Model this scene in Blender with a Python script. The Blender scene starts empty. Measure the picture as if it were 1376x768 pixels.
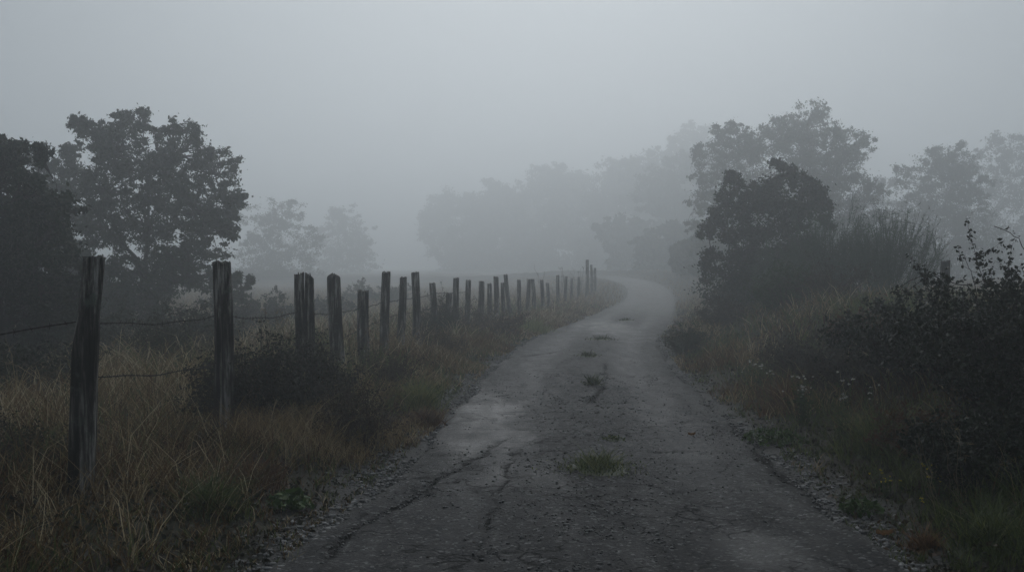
import bpy, math
import numpy as np
from mathutils import Vector

rng = np.random.default_rng(11)
R = math.radians
F = 1338.0            # focal length in photo pixels (36 mm sensor, 1376 px wide, 35 mm lens)
CAM_H = 1.5
HZ = 370.0            # photo row of the horizon
sc = bpy.context.scene
COL = sc.collection

# ----------------------------------------------------------------------------- helpers
def _hash(ix, iy, seed):
    n = (ix.astype(np.int64) * 374761393 + iy.astype(np.int64) * 668265263 + seed * 1442695041) & 0xffffffff
    n = ((n ^ (n >> 13)) * 1274126177) & 0xffffffff
    n = n ^ (n >> 16)
    return (n & 0xffff) / 65535.0

def vnoise(x, y, seed=0):
    x = np.asarray(x, float); y = np.asarray(y, float)
    ix = np.floor(x); iy = np.floor(y); fx = x - ix; fy = y - iy
    fx = fx * fx * (3 - 2 * fx); fy = fy * fy * (3 - 2 * fy)
    a = _hash(ix, iy, seed); b = _hash(ix + 1, iy, seed); c = _hash(ix, iy + 1, seed); d = _hash(ix + 1, iy + 1, seed)
    return (a * (1 - fx) + b * fx) * (1 - fy) + (c * (1 - fx) + d * fx) * fy

def fbm(x, y, seed=0, o=4):
    x = np.asarray(x, float); y = np.asarray(y, float)
    s = 0; a = .5; t = 0
    for i in range(o):
        s = s + a * vnoise(x * 2 ** i, y * 2 ** i, seed + i * 17); t += a; a *= .5
    return s / t

def sstep(a, b, x):
    t = np.clip((np.asarray(x, float) - a) / (b - a), 0, 1)
    return t * t * (3 - 2 * t)

def smooth_poly(pts, step=.5):
    p = np.array(pts, float); out = []
    for i in range(len(p) - 1):
        p0 = p[max(i - 1, 0)]; p1 = p[i]; p2 = p[i + 1]; p3 = p[min(i + 2, len(p) - 1)]
        n = max(2, int(np.linalg.norm(p2 - p1) / step))
        t = (np.arange(n) / n)[:, None]
        out.append(.5 * (2 * p1 + (p2 - p0) * t + (2 * p0 - 5 * p1 + 4 * p2 - p3) * t ** 2 + (3 * p1 - p0 - 3 * p2 + p3) * t ** 3))
    out.append(p[-1:])
    return np.concatenate(out)

# the lane's centre line, seen from above (x right, y ahead, metres)
ROAD = smooth_poly([(.30, -12), (.33, 0), (.40, 5), (.60, 7.2), (.72, 9), (.86, 11.5), (1.09, 15.3), (1.46, 19.1), (2.2, 25), (3.6, 32),
                    (6.7, 50), (8.6, 62), (9.8, 73), (9.9, 82), (8.6, 90), (5, 97), (-2, 104), (-14, 111), (-40, 120), (-80, 130)], .5)
_tan = np.gradient(ROAD, axis=0); _tan /= np.linalg.norm(_tan, axis=1)[:, None]
_nrm = np.stack([_tan[:, 1], -_tan[:, 0]], 1)          # to the right
_arc = np.concatenate([[0], np.cumsum(np.linalg.norm(np.diff(ROAD, axis=0), axis=1))])
HALF = 1.5

def lateral(x, y):
    """signed distance from the lane's centre (right positive)"""
    x = np.asarray(x, float).ravel(); y = np.asarray(y, float).ravel()
    out = np.empty(len(x))
    for k in range(0, len(x), 20000):
        q = np.stack([x[k:k + 20000], y[k:k + 20000]], 1)
        d = ((q[:, None, :] - ROAD[None]) ** 2).sum(2)
        j = d.argmin(1)
        v = q - ROAD[j]
        side = (v * _nrm[j]).sum(1)
        dd = np.sqrt(d[np.arange(len(q)), j])
        out[k:k + 20000] = np.where(np.abs(side) > .7 * dd, side, np.sign(side) * dd)
    return out

def field_z(y):
    return np.clip(np.asarray(y, float) - 40, 0, None) * .010

def rise(x, y):
    x = np.asarray(x, float); y = np.asarray(y, float)
    t = np.clip(y - 52, 0, None)
    r = np.where(t < 12, t * t / 24 * .042, (t - 6) * .042); r = np.minimum(r, 1.45 + (y - 96) * .003)
    w = sstep(-8, 8, x)
    return np.where(y > 52, r * w + field_z(y) * (1 - w), np.where(t > 0, r, 0))

def road_w(y, side):
    y = np.asarray(y, float)
    return HALF + .06 + .24 * (1 - sstep(16.5, 21, y)) + .13 * (fbm(y * 1.3, side * 9.3, 5, 4) - .5) * 2

def hgt(x, y):
    x = np.asarray(x, float).ravel(); y = np.asarray(y, float).ravel()
    s = lateral(x, y); e = np.abs(s) - HALF
    away = sstep(4, 18, np.abs(s)); z = rise(x, y) * (1 - away) + away * (field_z(y) + .8 * (fbm(x * .03, y * .02, 88, 3) - .5) * sstep(130, 220, y))
    lump = (fbm(x * .7, y * .7, 3, 4) - .5)
    left = .10 * sstep(.35, 1.4, e) - .30 * sstep(2.6, 9, e) + lump * .18 * sstep(.3, 1.5, e)
    right = (.10 * sstep(.3, .9, e) + .80 * sstep(.7, 3.0, e) * (1 - .45 * sstep(19, 30, y)) + lump * .34 * sstep(.5, 1.8, e))
    verge = np.where(s < 0, left, right)
    return z + np.where(e > 0, verge, -.10 * (1 - sstep(-.22, -.04, e))) + (fbm(x * 5, y * 5, 9, 2) - .5) * .05 * sstep(.0, .5, e)

def PX(px, depth):
    return (px - 688.0) / F * depth
def PZ(py, depth):
    return CAM_H - (py - HZ) / F * depth
def P(px, py, depth):
    return np.array([PX(px, depth), depth, PZ(py, depth)])

def mesh(name, V, faces, mat, parent=None, loc=None, smooth=False, attrs=None):
    """faces: list of integer arrays (n,k); everything goes in ONE mesh object"""
    me = bpy.data.meshes.new(name)
    V = np.ascontiguousarray(V, np.float32).reshape(-1, 3)
    if loc is not None: V = V - np.asarray(loc, np.float32)
    me.vertices.add(len(V)); me.vertices.foreach_set('co', V.ravel())
    faces = [np.asarray(f, np.int32) for f in faces if len(f)]
    lp = np.concatenate([f.ravel() for f in faces])
    tot = np.concatenate([np.full(len(f), f.shape[1], np.int32) for f in faces])
    st = np.concatenate([[0], np.cumsum(tot)[:-1]]).astype(np.int32)
    me.loops.add(len(lp)); me.loops.foreach_set('vertex_index', lp)
    me.polygons.add(len(tot)); me.polygons.foreach_set('loop_start', st); me.polygons.foreach_set('loop_total', tot)
    if smooth: me.polygons.foreach_set('use_smooth', np.ones(len(tot), bool))
    for k, a in (attrs or {}).items():
        at = me.attributes.new(k, 'FLOAT', 'POINT'); at.data.foreach_set('value', np.ascontiguousarray(a, np.float32).ravel())
    me.update(calc_edges=True); me.validate()
    for m in (mat if isinstance(mat, (list, tuple)) else [mat]): me.materials.append(m)
    o = bpy.data.objects.new(name, me); COL.objects.link(o)
    if loc is not None and parent is None: o.location = tuple(float(v) for v in loc)
    if parent is not None: o.parent = parent
    return o

def tag(o, label=None, cat=None, group=None, kind=None):
    if label: o['label'] = label
    if cat: o['category'] = cat
    if group: o['group'] = group
    if kind: o['kind'] = kind
    return o

def thing(name, label, cat, loc, group=None):
    o = bpy.data.objects.new(name, None); COL.objects.link(o)
    o.location = tuple(float(v) for v in loc); o.empty_display_size = .2
    return tag(o, label, cat, group)

class MB:
    """collects shapes for one mesh"""
    def __init__(s): s.V = []; s.F = []; s.A = []; s.n = 0
    def add(s, V, faces, tint=0.5):
        V = np.asarray(V, float).reshape(-1, 3)
        s.V.append(V); s.F += [np.asarray(f) + s.n for f in faces]
        s.A.append(np.broadcast_to(np.asarray(tint, float).ravel(), (len(V),)) if np.size(tint) in (1, len(V)) else np.resize(tint, len(V)))
        s.n += len(V); return s
    def build(s, name, mat, parent=None, loc=None, smooth=False):
        V = np.concatenate(s.V)
        if parent is not None and loc is None: loc = np.array(parent.location)
        return mesh(name, V, s.F, mat, parent, loc, smooth, {'tint': np.concatenate(s.A)})

def tubes(Pt, Rd, sides=4):
    """n polylines of k points -> one set of tapered tubes"""
    Pt = np.asarray(Pt, float)
    if Pt.ndim == 2: Pt = Pt[None]
    n, k, _ = Pt.shape
    Rd = np.broadcast_to(np.asarray(Rd, float), (n, k))
    T = np.gradient(Pt, axis=1); T /= np.linalg.norm(T, axis=2, keepdims=True) + 1e-9
    ref = np.where(np.abs(T[:, :1, 2:3]) > .9, np.array([1., 0, 0]), np.array([0, 0, 1.]))
    A = np.cross(T, np.broadcast_to(ref, T.shape)); A /= np.linalg.norm(A, axis=2, keepdims=True) + 1e-9
    B = np.cross(T, A)
    th = np.arange(sides) / sides * 2 * np.pi
    V = Pt[:, :, None] + Rd[:, :, None, None] * (A[:, :, None] * np.cos(th)[None, None, :, None] + B[:, :, None] * np.sin(th)[None, None, :, None])
    idx = np.arange(n * k * sides).reshape(n, k, sides)
    a = idx[:, :-1]; b = idx[:, 1:]
    q = np.stack([a, np.roll(a, -1, 2), np.roll(b, -1, 2), b], -1).reshape(-1, 4)
    return V.reshape(-1, 3), [q]

def bez(p0, p1, p2, k):
    t = np.linspace(0, 1, k)[None, :, None]
    return (1 - t) ** 2 * p0[:, None] + 2 * t * (1 - t) * p1[:, None] + t * t * p2[:, None]

def rdir(n, up=0.0):
    v = rng.normal(size=(n, 3)); v[:, 2] += up
    return v / (np.linalg.norm(v, axis=1)[:, None] + 1e-9)

def leaves(C, size, aspect=.5, up=.3, jit=.55):
    """one pointed, slightly folded leaf of four corners at each point"""
    n = len(C)
    D = rdir(n); N = rdir(n, up)
    S = np.cross(D, N); S /= np.linalg.norm(S, axis=1)[:, None] + 1e-9
    N = np.cross(S, D)
    L = (np.asarray(size) * (1 + jit * (rng.random(n) * 2 - 1)))[:, None]
    W = L * aspect * .5
    V = np.stack([C - D * L * .5, C + S * W + N * W * .35 - D * L * .05, C + D * L * .5, C - S * W + N * W * .35 - D * L * .05], 1)
    return V.reshape(-1, 3), [np.arange(n * 4).reshape(n, 4)]

def rep(a, k): return np.repeat(np.asarray(a, float), k)

# ----------------------------------------------------------------------------- materials
def newmat(name):
    m = bpy.data.materials.new(name); m.use_nodes = True
    nt = m.node_tree; nt.nodes.clear()
    out = nt.nodes.new('ShaderNodeOutputMaterial')
    return m, nt, out
def N(nt, t, **kw):
    n = nt.nodes.new(t)
    for k, v in kw.items():
        if k in n.inputs.keys() if isinstance(k, str) else False: n.inputs[k].default_value = v
        else: setattr(n, k, v)
    return n
def ramp(nt, src, stops):
    r = nt.nodes.new('ShaderNodeValToRGB'); e = r.color_ramp.elements
    while len(e) < len(stops): e.new(.5)
    for i, (p, c) in enumerate(stops):
        e[i].position = p; e[i].color = (*c, 1) if len(c) == 3 else c
    nt.links.new(src, r.inputs[0]); return r.outputs[0]
def gray(v): return (v, v, v)
def noise(nt, scale, detail=4, rough=.55, vec=None, dist=0):
    n = nt.nodes.new('ShaderNodeTexNoise'); n.inputs['Scale'].default_value = scale; n.inputs['Detail'].default_value = detail
    n.inputs['Roughness'].default_value = rough; n.inputs['Distortion'].default_value = dist
    if vec is not None: nt.links.new(vec, n.inputs['Vector'])
    return n.outputs['Fac']
def objco(nt, scale=(1, 1, 1)):
    c = nt.nodes.new('ShaderNodeTexCoord'); mp = nt.nodes.new('ShaderNodeMapping'); mp.inputs['Scale'].default_value = scale
    nt.links.new(c.outputs['Object'], mp.inputs['Vector']); return mp.outputs[0]
def attr(nt, name):
    a = nt.nodes.new('ShaderNodeAttribute'); a.attribute_name = name; return a.outputs['Fac']
def mixc(nt, f, a, b):
    m = nt.nodes.new('ShaderNodeMix'); m.data_type = 'RGBA'
    for s, v in ((m.inputs[0], f), (m.inputs[6], a), (m.inputs[7], b)):
        if hasattr(v, 'is_linked'): nt.links.new(v, s)
        else: s.default_value = (*v, 1) if isinstance(v, tuple) else v
    return m.outputs[2]
def math_(nt, op, a, b=0.0, clamp=False):
    m = nt.nodes.new('ShaderNodeMath'); m.operation = op; m.use_clamp = clamp
    for s, v in ((m.inputs[0], a), (m.inputs[1], b)):
        if hasattr(v, 'is_linked'): nt.links.new(v, s)
        else: s.default_value = v
    return m.outputs[0]
def bsdf(nt, out, col, rough=.8, spec=.3, bump=None, bstr=.5, bdist=.01):
    b = nt.nodes.new('ShaderNodeBsdfPrincipled')
    for s, v in ((b.inputs['Base Color'], col), (b.inputs['Roughness'], rough), (b.inputs['Specular IOR Level'], spec)):
        if hasattr(v, 'is_linked'): nt.links.new(v, s)
        else: s.default_value = (*v, 1) if isinstance(v, tuple) else v
    if bump is not None:
        bp = nt.nodes.new('ShaderNodeBump'); bp.inputs['Strength'].default_value = bstr; bp.inputs['Distance'].default_value = bdist
        nt.links.new(bump, bp.inputs['Height']); nt.links.new(bp.outputs[0], b.inputs['Normal'])
    nt.links.new(b.outputs[0], out.inputs['Surface']); return b

def leafmat(name, stops, rough=.55, spec=.25, trans=.25):
    m, nt, out = newmat(name)
    c = ramp(nt, attr(nt, 'tint'), stops)
    b = bsdf(nt, out, c, rough, spec)
    t = nt.nodes.new('ShaderNodeBsdfTranslucent'); nt.links.new(c, t.inputs[0])
    mx = nt.nodes.new('ShaderNodeMixShader'); mx.inputs[0].default_value = trans
    nt.links.new(b.outputs[0], mx.inputs[1]); nt.links.new(t.outputs[0], mx.inputs[2]); nt.links.new(mx.outputs[0], out.inputs['Surface'])
    return m

M = {}
M['leaf_oak'] = leafmat('oak leaves', [(0, (.018, .028, .016)), (.5, (.030, .045, .024)), (1, (.055, .070, .032))])
M['leaf_dark'] = leafmat('dark shrub leaves', [(0, (.012, .018, .010)), (.6, (.026, .034, .016)), (1, (.050, .052, .022))])
M['leaf_heath'] = leafmat('heath leaves', [(0, (.014, .017, .011)), (.55, (.028, .028, .016)), (.8, (.048, .034, .018)), (1, (.085, .050, .022))])
M['leaf_bramble'] = leafmat('bramble leaves', [(0, (.010, .015, .009)), (.6, (.022, .030, .014)), (.9, (.045, .040, .018)), (1, (.10, .055, .025))], .45, .15, .08)
M['leaf_broom'] = leafmat('broom twigs', [(0, (.045, .075, .044)), (1, (.085, .13, .075))], .6, .2, .1)
M['leaf_green'] = leafmat('fresh green leaves', [(0, (.022, .045, .014)), (.6, (.046, .090, .024)), (1, (.095, .15, .040))], .55, .2, .25)
M['leaf_brown'] = leafmat('brown dead leaves', [(0, (.028, .022, .016)), (.6, (.060, .040, .026)), (1, (.11, .066, .036))])
M['leaf_bracken'] = leafmat('rust dead fern', [(0, (.05, .024, .010)), (.6, (.13, .062, .026)), (1, (.24, .13, .055))])
M['grass_dry'] = leafmat('dry grass blades', [(0, (.036, .019, .009)), (.22, (.11, .055, .022)), (.5, (.20, .145, .072)), (.8, (.38, .29, .165)), (1, (.60, .50, .33))], .7, .15, .3)
M['grass_green'] = leafmat('green grass blades', [(0, (.022, .034, .011)), (.45, (.062, .088, .023)), (.8, (.125, .155, .042)), (1, (.23, .23, .08))], .5, .3, .3)
M['flower_white'] = leafmat('dried white flower heads', [(0, (.45, .43, .37)), (1, (.78, .76, .70))], .7, .2, .2)
M['flower_yellow'] = leafmat('yellow petals', [(0, (.55, .42, .03)), (1, (.75, .62, .06))], .6, .2, .2)

def barkmat(name, a, b, sc_=9):
    m, nt, out = newmat(name)
    v = objco(nt, (1, 1, .18)); n = noise(nt, sc_, 6, .65, v)
    bsdf(nt, out, ramp(nt, n, [(.3, a), (.7, b)]), .85, .2, n, .8, .02); return m
M['bark'] = barkmat('tree bark', (.020, .018, .015), (.075, .070, .062))
M['stem'] = barkmat('woody stems', (.024, .016, .011), (.085, .058, .040), 40)
M['cane'] = barkmat('bramble canes', (.014, .010, .009), (.040, .024, .020), 40)
M['broom_twig'] = barkmat('broom twigs', (.040, .066, .040), (.085, .125, .078), 30)
M['straw'] = barkmat('straw stalks', (.14, .11, .07), (.30, .25, .17), 40)
M['stalk_green'] = barkmat('green stalks', (.030, .040, .018), (.070, .080, .035), 40)

def woodmat(name, lichen):
    m, nt, out = newmat(name)
    v = objco(nt, (1, 1, .07)); v2 = objco(nt, (1, 1, .3)); v3 = objco(nt)
    n1 = noise(nt, 22, 8, .7, v); n2 = noise(nt, 6, 5, .6, v2); n3 = noise(nt, 90, 4, .6, v)
    h = math_(nt, 'ADD', math_(nt, 'MULTIPLY', n1, .65), math_(nt, 'MULTIPLY', n2, .35))
    c = ramp(nt, h, [(.40, (.006, .005, .0045)), (.475, (.018, .0145, .012)), (.525, (.085, .073, .064)), (.60, (.36, .335, .31))])
    ln = noise(nt, 7, 6, .7, v3)
    lf = ramp(nt, ln, [(.60 - .04 * lichen, gray(0)), (.68 - .04 * lichen, gray(.7))])
    c = mixc(nt, lf, c, (.085, .105, .082))
    tp = attr(nt, 'tint')                              # the weathered, wet end grain on top is paler
    c = mixc(nt, math_(nt, 'MULTIPLY', tp, .55), c, (.14, .14, .12))
    hh = math_(nt, 'ADD', h, math_(nt, 'MULTIPLY', n3, .25))
    bsdf(nt, out, c, .72, .3, hh, 1.0, .03); return m
M['wood'] = woodmat('weathered split oak', .25)
M['wood_lichen'] = woodmat('weathered oak with lichen', 1.0)

m, nt, out = newmat('rusty barbed wire'); bsdf(nt, out, ramp(nt, noise(nt, 60, 3), [(.3, (.010, .008, .007)), (.7, (.04, .028, .022))]), .7, .2); M['wire'] = m

# ground: dark humus, litter, damp moss; stony at the lane's shoulders
m, nt, out = newmat('verge soil and litter')
v = objco(nt)
n1 = noise(nt, 1.1, 6, .6, v); n2 = noise(nt, 24, 6, .7, v); n3 = noise(nt, .05, 3, .5, v)
c = ramp(nt, n2, [(.3, (.016, .012, .009)), (.55, (.040, .030, .020)), (.75, (.080, .060, .038))])
c = mixc(nt, ramp(nt, n1, [(.42, gray(0)), (.62, gray(.6))]), c, (.030, .036, .016))
c = mixc(nt, attr(nt, 'field'), c, mixc(nt, n2, (.085, .065, .040), (.17, .13, .085)))
g = ramp(nt, noise(nt, 60, 4, .7, v), [(.35, (.018, .018, .018)), (.5, (.07, .068, .066)), (.7, (.17, .165, .16))])
c = mixc(nt, attr(nt, 'gravel'), c, g)
bsdf(nt, out, c, .8, .25, n2, .9, .04); M['ground'] = m

# asphalt
m, nt, out = newmat('worn wet asphalt')
v = objco(nt)
agg = nt.nodes.new('ShaderNodeTexVoronoi'); agg.inputs['Scale'].default_value = 52; nt.links.new(v, agg.inputs['Vector'])
fine = noise(nt, 240, 3, .7, v); med = noise(nt, 14, 6, .7, v); big = noise(nt, .9, 5, .6, v); streak = noise(nt, 3.0, 5, .65, objco(nt, (1.6, .35, 1)))
cellc = nt.nodes.new('ShaderNodeSeparateColor'); nt.links.new(agg.outputs['Color'], cellc.inputs[0])
stone = ramp(nt, cellc.outputs[0], [(0, (.007, .0076, .009)), (.5, (.017, .0185, .0215)), (.84, (.050, .051, .054)), (1, (.19, .19, .19))])
base = mixc(nt, ramp(nt, med, [(.38, gray(0)), (.62, gray(1))]), (.013, .0128, .013), stone)
base = mixc(nt, math_(nt, 'MULTIPLY', attr(nt, 'worn'), .5), base, (.036, .038, .042))
crk = ramp(nt, math_(nt, 'ADD', attr(nt, 'crack'), math_(nt, 'MULTIPLY', math_(nt, 'SUBTRACT', noise(nt, 26, 5, .7, v), .5), .7)), [(.70, gray(0)), (.86, gray(1))])
base = mixc(nt, math_(nt, 'MULTIPLY', crk, .9), base, (.006, .0057, .0053))
eg = ramp(nt, math_(nt, 'ADD', attr(nt, 'edge'), math_(nt, 'MULTIPLY', math_(nt, 'SUBTRACT', noise(nt, 9, 6, .7, v), .5), .9)), [(.50, gray(0)), (.70, gray(1))])
gs = ramp(nt, noise(nt, 70, 4, .7, v), [(.35, (.010, .010, .010)), (.52, (.04, .039, .038)), (.72, (.12, .117, .113))])
base = mixc(nt, eg, base, gs)
vc = nt.nodes.new('ShaderNodeTexVoronoi'); vc.feature = 'DISTANCE_TO_EDGE'; vc.inputs['Scale'].default_value = 2.6
wv = nt.nodes.new('ShaderNodeVectorMath'); wv.operation = 'ADD'
nz = nt.nodes.new('ShaderNodeTexNoise'); nz.inputs['Scale'].default_value = 3.5; nz.inputs['Detail'].default_value = 5; nt.links.new(v, nz.inputs['Vector'])
sc2 = nt.nodes.new('ShaderNodeVectorMath'); sc2.operation = 'SCALE'; sc2.inputs['Scale'].default_value = .55; nt.links.new(nz.outputs['Color'], sc2.inputs[0])
nt.links.new(v, wv.inputs[0]); nt.links.new(sc2.outputs[0], wv.inputs[1]); nt.links.new(wv.outputs[0], vc.inputs['Vector'])
hair = ramp(nt, vc.outputs['Distance'], [(0, gray(1)), (.014, gray(1)), (.04, gray(0))])
hair = math_(nt, 'MULTIPLY', hair, ramp(nt, big, [(.42, gray(0)), (.56, gray(1))]))
base = mixc(nt, math_(nt, 'MULTIPLY', hair, .55), base, (.010, .0095, .009))
wet = attr(nt, 'wet')
base = mixc(nt, math_(nt, 'MULTIPLY', wet, .35), base, (.028, .029, .031))
rg = math_(nt, 'SUBTRACT', ramp(nt, streak, [(.35, gray(.60)), (.65, gray(.76))]), math_(nt, 'MULTIPLY', math_(nt, 'MULTIPLY', wet, .24), ramp(nt, noise(nt, 5, 6, .7, objco(nt, (1.3, .6, 1))), [(.3, gray(.7)), (.65, gray(1))])))
hb = math_(nt, 'SUBTRACT', math_(nt, 'ADD', math_(nt, 'MULTIPLY', agg.outputs['Distance'], -.5), math_(nt, 'ADD', math_(nt, 'MULTIPLY', fine, .35), math_(nt, 'MULTIPLY', med, 1.0))), math_(nt, 'MULTIPLY', hair, .6))
hb = math_(nt, 'MULTIPLY', hb, math_(nt, 'SUBTRACT', 1.0, math_(nt, 'MULTIPLY', wet, .5)))
hb = math_(nt, 'SUBTRACT', hb, math_(nt, 'MULTIPLY', crk, 1.4))
bsdf(nt, out, base, rg, math_(nt, 'MULTIPLY', math_(nt, 'ADD', .13, math_(nt, 'MULTIPLY', wet, .20)), math_(nt, 'SUBTRACT', 1.0, math_(nt, 'MULTIPLY', math_(nt, 'MAXIMUM', crk, hair), .85))), hb, .8, .014); M['asphalt'] = m

m, nt, out = newmat('shoulder stones')
c = ramp(nt, attr(nt, 'tint'), [(0, (.03, .03, .031)), (.35, (.12, .118, .116)), (.8, (.30, .295, .29)), (1, (.52, .51, .50))])
bsdf(nt, out, mixc(nt, noise(nt, 70, 4), c, (.03, .03, .03)), .6, .35); M['stone'] = m
m, nt, out = newmat('tarred chippings'); bsdf(nt, out, ramp(nt, attr(nt, 'tint'), [(0, (.016, .0165, .018)), (.4, (.065, .066, .068)), (1, (.34, .34, .34))]), .5, .5); M['chip'] = m
m, nt, out = newmat('broken asphalt crumbs'); bsdf(nt, out, ramp(nt, attr(nt, 'tint'), [(0, (.010, .009, .008)), (1, (.045, .038, .032))]), .8, .25); M['crumb'] = m

# ----------------------------------------------------------------------------- ground sheet
xs = np.unique(np.concatenate([np.linspace(-320, -40, 24), np.linspace(-40, -12, 29), np.arange(-12, 16, .16), np.linspace(16, 44, 29), np.linspace(44, 320, 24)]).round(4))
ys = np.unique(np.concatenate([np.linspace(-60, -4, 15), np.arange(-4, 3, .5), np.arange(3, 30, .16), np.arange(30, 66, .4), np.linspace(66, 140, 75), np.linspace(140, 420, 24)]).round(4))
XX, YY = np.meshgrid(xs, ys); xf = XX.ravel(); yf = YY.ravel()
zf = hgt(xf, yf)
s_ = lateral(xf, yf); e_ = np.abs(s_) - HALF
grav = (1 - sstep(.15 - .1 * sstep(8, 11, yf), .55 - .3 * sstep(8, 11, yf), e_ + (fbm(xf * 2.2, yf * 2.2, 21, 3) - .5) * .5)) * np.where(s_ < 0, 1, .9)
fld = sstep(2.3, 6, np.where(s_ < 0, e_, 0)) * (.55 + .45 * fbm(xf * .2, yf * .2, 8, 3)) + .35 * sstep(3, 8, np.where(s_ > 0, e_, 0))
nx, ny = len(xs), len(ys)
ii = (np.arange(ny - 1)[:, None] * nx + np.arange(nx - 1)[None]).ravel()
g = mesh('ground', np.stack([xf, yf, zf], 1), [np.stack([ii, ii + 1, ii + nx + 1, ii + nx], 1)], M['ground'], smooth=True, attrs={'gravel': grav, 'field': fld})
tag(g, kind='structure')

# ----------------------------------------------------------------------------- the lane
ya = np.concatenate([np.arange(.5, 14, .03), np.arange(14, 30, .08), np.arange(30, _arc[-1] - 14, .5)]) + 12.0
ya = ya[ya < _arc[-1]]
cx = np.interp(ya, _arc, ROAD[:, 0]); cy = np.interp(ya, _arc, ROAD[:, 1])
nxr = np.interp(ya, _arc, _nrm[:, 0]); nyr = np.interp(ya, _arc, _nrm[:, 1])
u = np.linspace(-1, 1, 101)
wl = road_w(ya, 0); wr = road_w(ya, 1)
lat = np.where(u[None] < 0, u[None] * wl[:, None], u[None] * wr[:, None])
X = cx[:, None] + nxr[:, None] * lat; Y = cy[:, None] + nyr[:, None] * lat
def polymask(pts, w):
    """soft mask round a wandering line on the road (world metres)"""
    p = smooth_poly(pts, .05)
    xx = X.ravel(); yy = Y.ravel(); out = np.zeros(len(xx))
    sel = np.where((yy > p[:, 1].min() - .5) & (yy < p[:, 1].max() + .5) & (yy < 32))[0]
    wob = (fbm(yy[sel] * 4, xx[sel] * 4, 31, 4) - .5) * .12
    for k in range(0, len(sel), 20000):
        ss = sel[k:k + 20000]
        d = np.sqrt((((np.stack([xx[ss] + wob[k:k + 20000], yy[ss]], 1))[:, None] - p[None]) ** 2).sum(2)).min(1)
        ww = w * (.35 + 1.3 * fbm(xx[ss] * 5, yy[ss] * 5, 37, 3))
        out[ss] = np.clip(1 - d / (w * 2.6), 0, 1) * (.55 + .75 * fbm(xx[ss] * 3, yy[ss] * 3, 37, 3))
    return out.reshape(X.shape)
def gp(px, py):
    d = CAM_H * F / (py - HZ); return (PX(px, d), d)
crack = np.zeros_like(X)
for pts, w in (([gp(430, 760), gp(500, 700), gp(555, 672), gp(600, 640), gp(660, 605), gp(690, 585)], .05),
               ([gp(520, 690), gp(545, 678), gp(575, 668)], .03),
               ([gp(640, 760), gp(655, 700), gp(668, 670), gp(680, 640), gp(690, 612)], .032),
               ([gp(1130, 700), gp(1080, 660), gp(1030, 625), gp(1000, 590), gp(985, 570)], .07),
               ([gp(880, 612), gp(920, 608), gp(945, 612)], .025), ([gp(905, 640), gp(950, 634), gp(985, 640)], .02), ([gp(890, 590), gp(930, 583)], .02),
               ([gp(900, 668), gp(960, 660), gp(1010, 668)], .02), ([gp(660, 535), gp(705, 528), gp(720, 530)], .05), ([gp(790, 545), gp(812, 520), gp(812, 490)], .05), ([gp(700, 480), gp(745, 474)], .06)):
    crack = np.maximum(crack, polymask(pts, w))
def blob(px, py, rx, ry, soft=.5, seed=1):
    x0, y0 = gp(px, py)
    d = np.sqrt(((X - x0) / rx) ** 2 + ((Y - y0) / ry) ** 2) + (fbm(X * 2.5, Y * 1.6, seed, 4) - .5) * 1.3
    return 1 - sstep(1 - soft, 1 + soft * .4, d)
wet = np.maximum.reduce([blob(655, 560, .45, 2.6, .8, 2) * .85, blob(672, 590, .4, .8, .8, 3) * .7, blob(1015, 745, .26, .45, .8, 4) * .45, blob(690, 640, .4, .7, .9, 6) * .45,
                         blob(815, 440, .9, 6, .8, 7) * .7, np.exp(-((np.abs(lat / HALF) - .52) / .22) ** 2) * sstep(5, 10, Y) * (.30 + .12 * fbm(X * 1.5, Y * .3, 19, 4)), sstep(30, 48, Y) * (.25 + .4 * fbm(X * .8, Y * .25, 8, 3))])
un = lat / HALF
tracks = np.exp(-((np.abs(un) - .52) / .20) ** 2)
worn = np.clip(tracks * .9 * (.65 + .4 * fbm(X * 1.3, Y * .5, 12, 4)) * sstep(4.5, 9, Y) + .35 * sstep(9, 16, Y), 0, 1)
edge = sstep(.86, 1.0, np.abs(u))[None] * np.ones_like(X)
Z = rise(X, Y) + .030 * (1 - np.abs(u[None]) ** 2) - .016 * tracks + .010 * (fbm(X * 1.7, Y * 1.2, 41, 4) - .5) + .012 * (fbm(X * 9, Y * 9, 43, 4) - .5) * (Y < 20)
Z += .006 - np.clip(crack - .5, 0, .5) * .04 - wet * .004 - .095 * edge ** 1.5
nr, nc = X.shape
ii = (np.arange(nr - 1)[:, None] * nc + np.arange(nc - 1)[None]).ravel()
o = mesh('road', np.stack([X, Y, Z], -1), [np.stack([ii, ii + 1, ii + nc + 1, ii + nc], 1)], M['asphalt'], smooth=True,
         attrs={'crack': np.clip(crack, 0, 1.2), 'edge': sstep(.72, 1.0, np.abs(u))[None] * np.ones_like(X), 'wet': wet, 'worn': worn})
tag(o, kind='structure')

def road_z(x, y):
    s = lateral(x, y); uu = np.clip(np.abs(s) / HALF, 0, 1)
    tr = np.exp(-((uu - .52) / .20) ** 2)
    return rise(x, y) + .030 * (1 - uu ** 2) - .016 * tr + .006 + .010 * (fbm(np.asarray(x) * 1.7, np.asarray(y) * 1.2, 41, 4) - .5)

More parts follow.
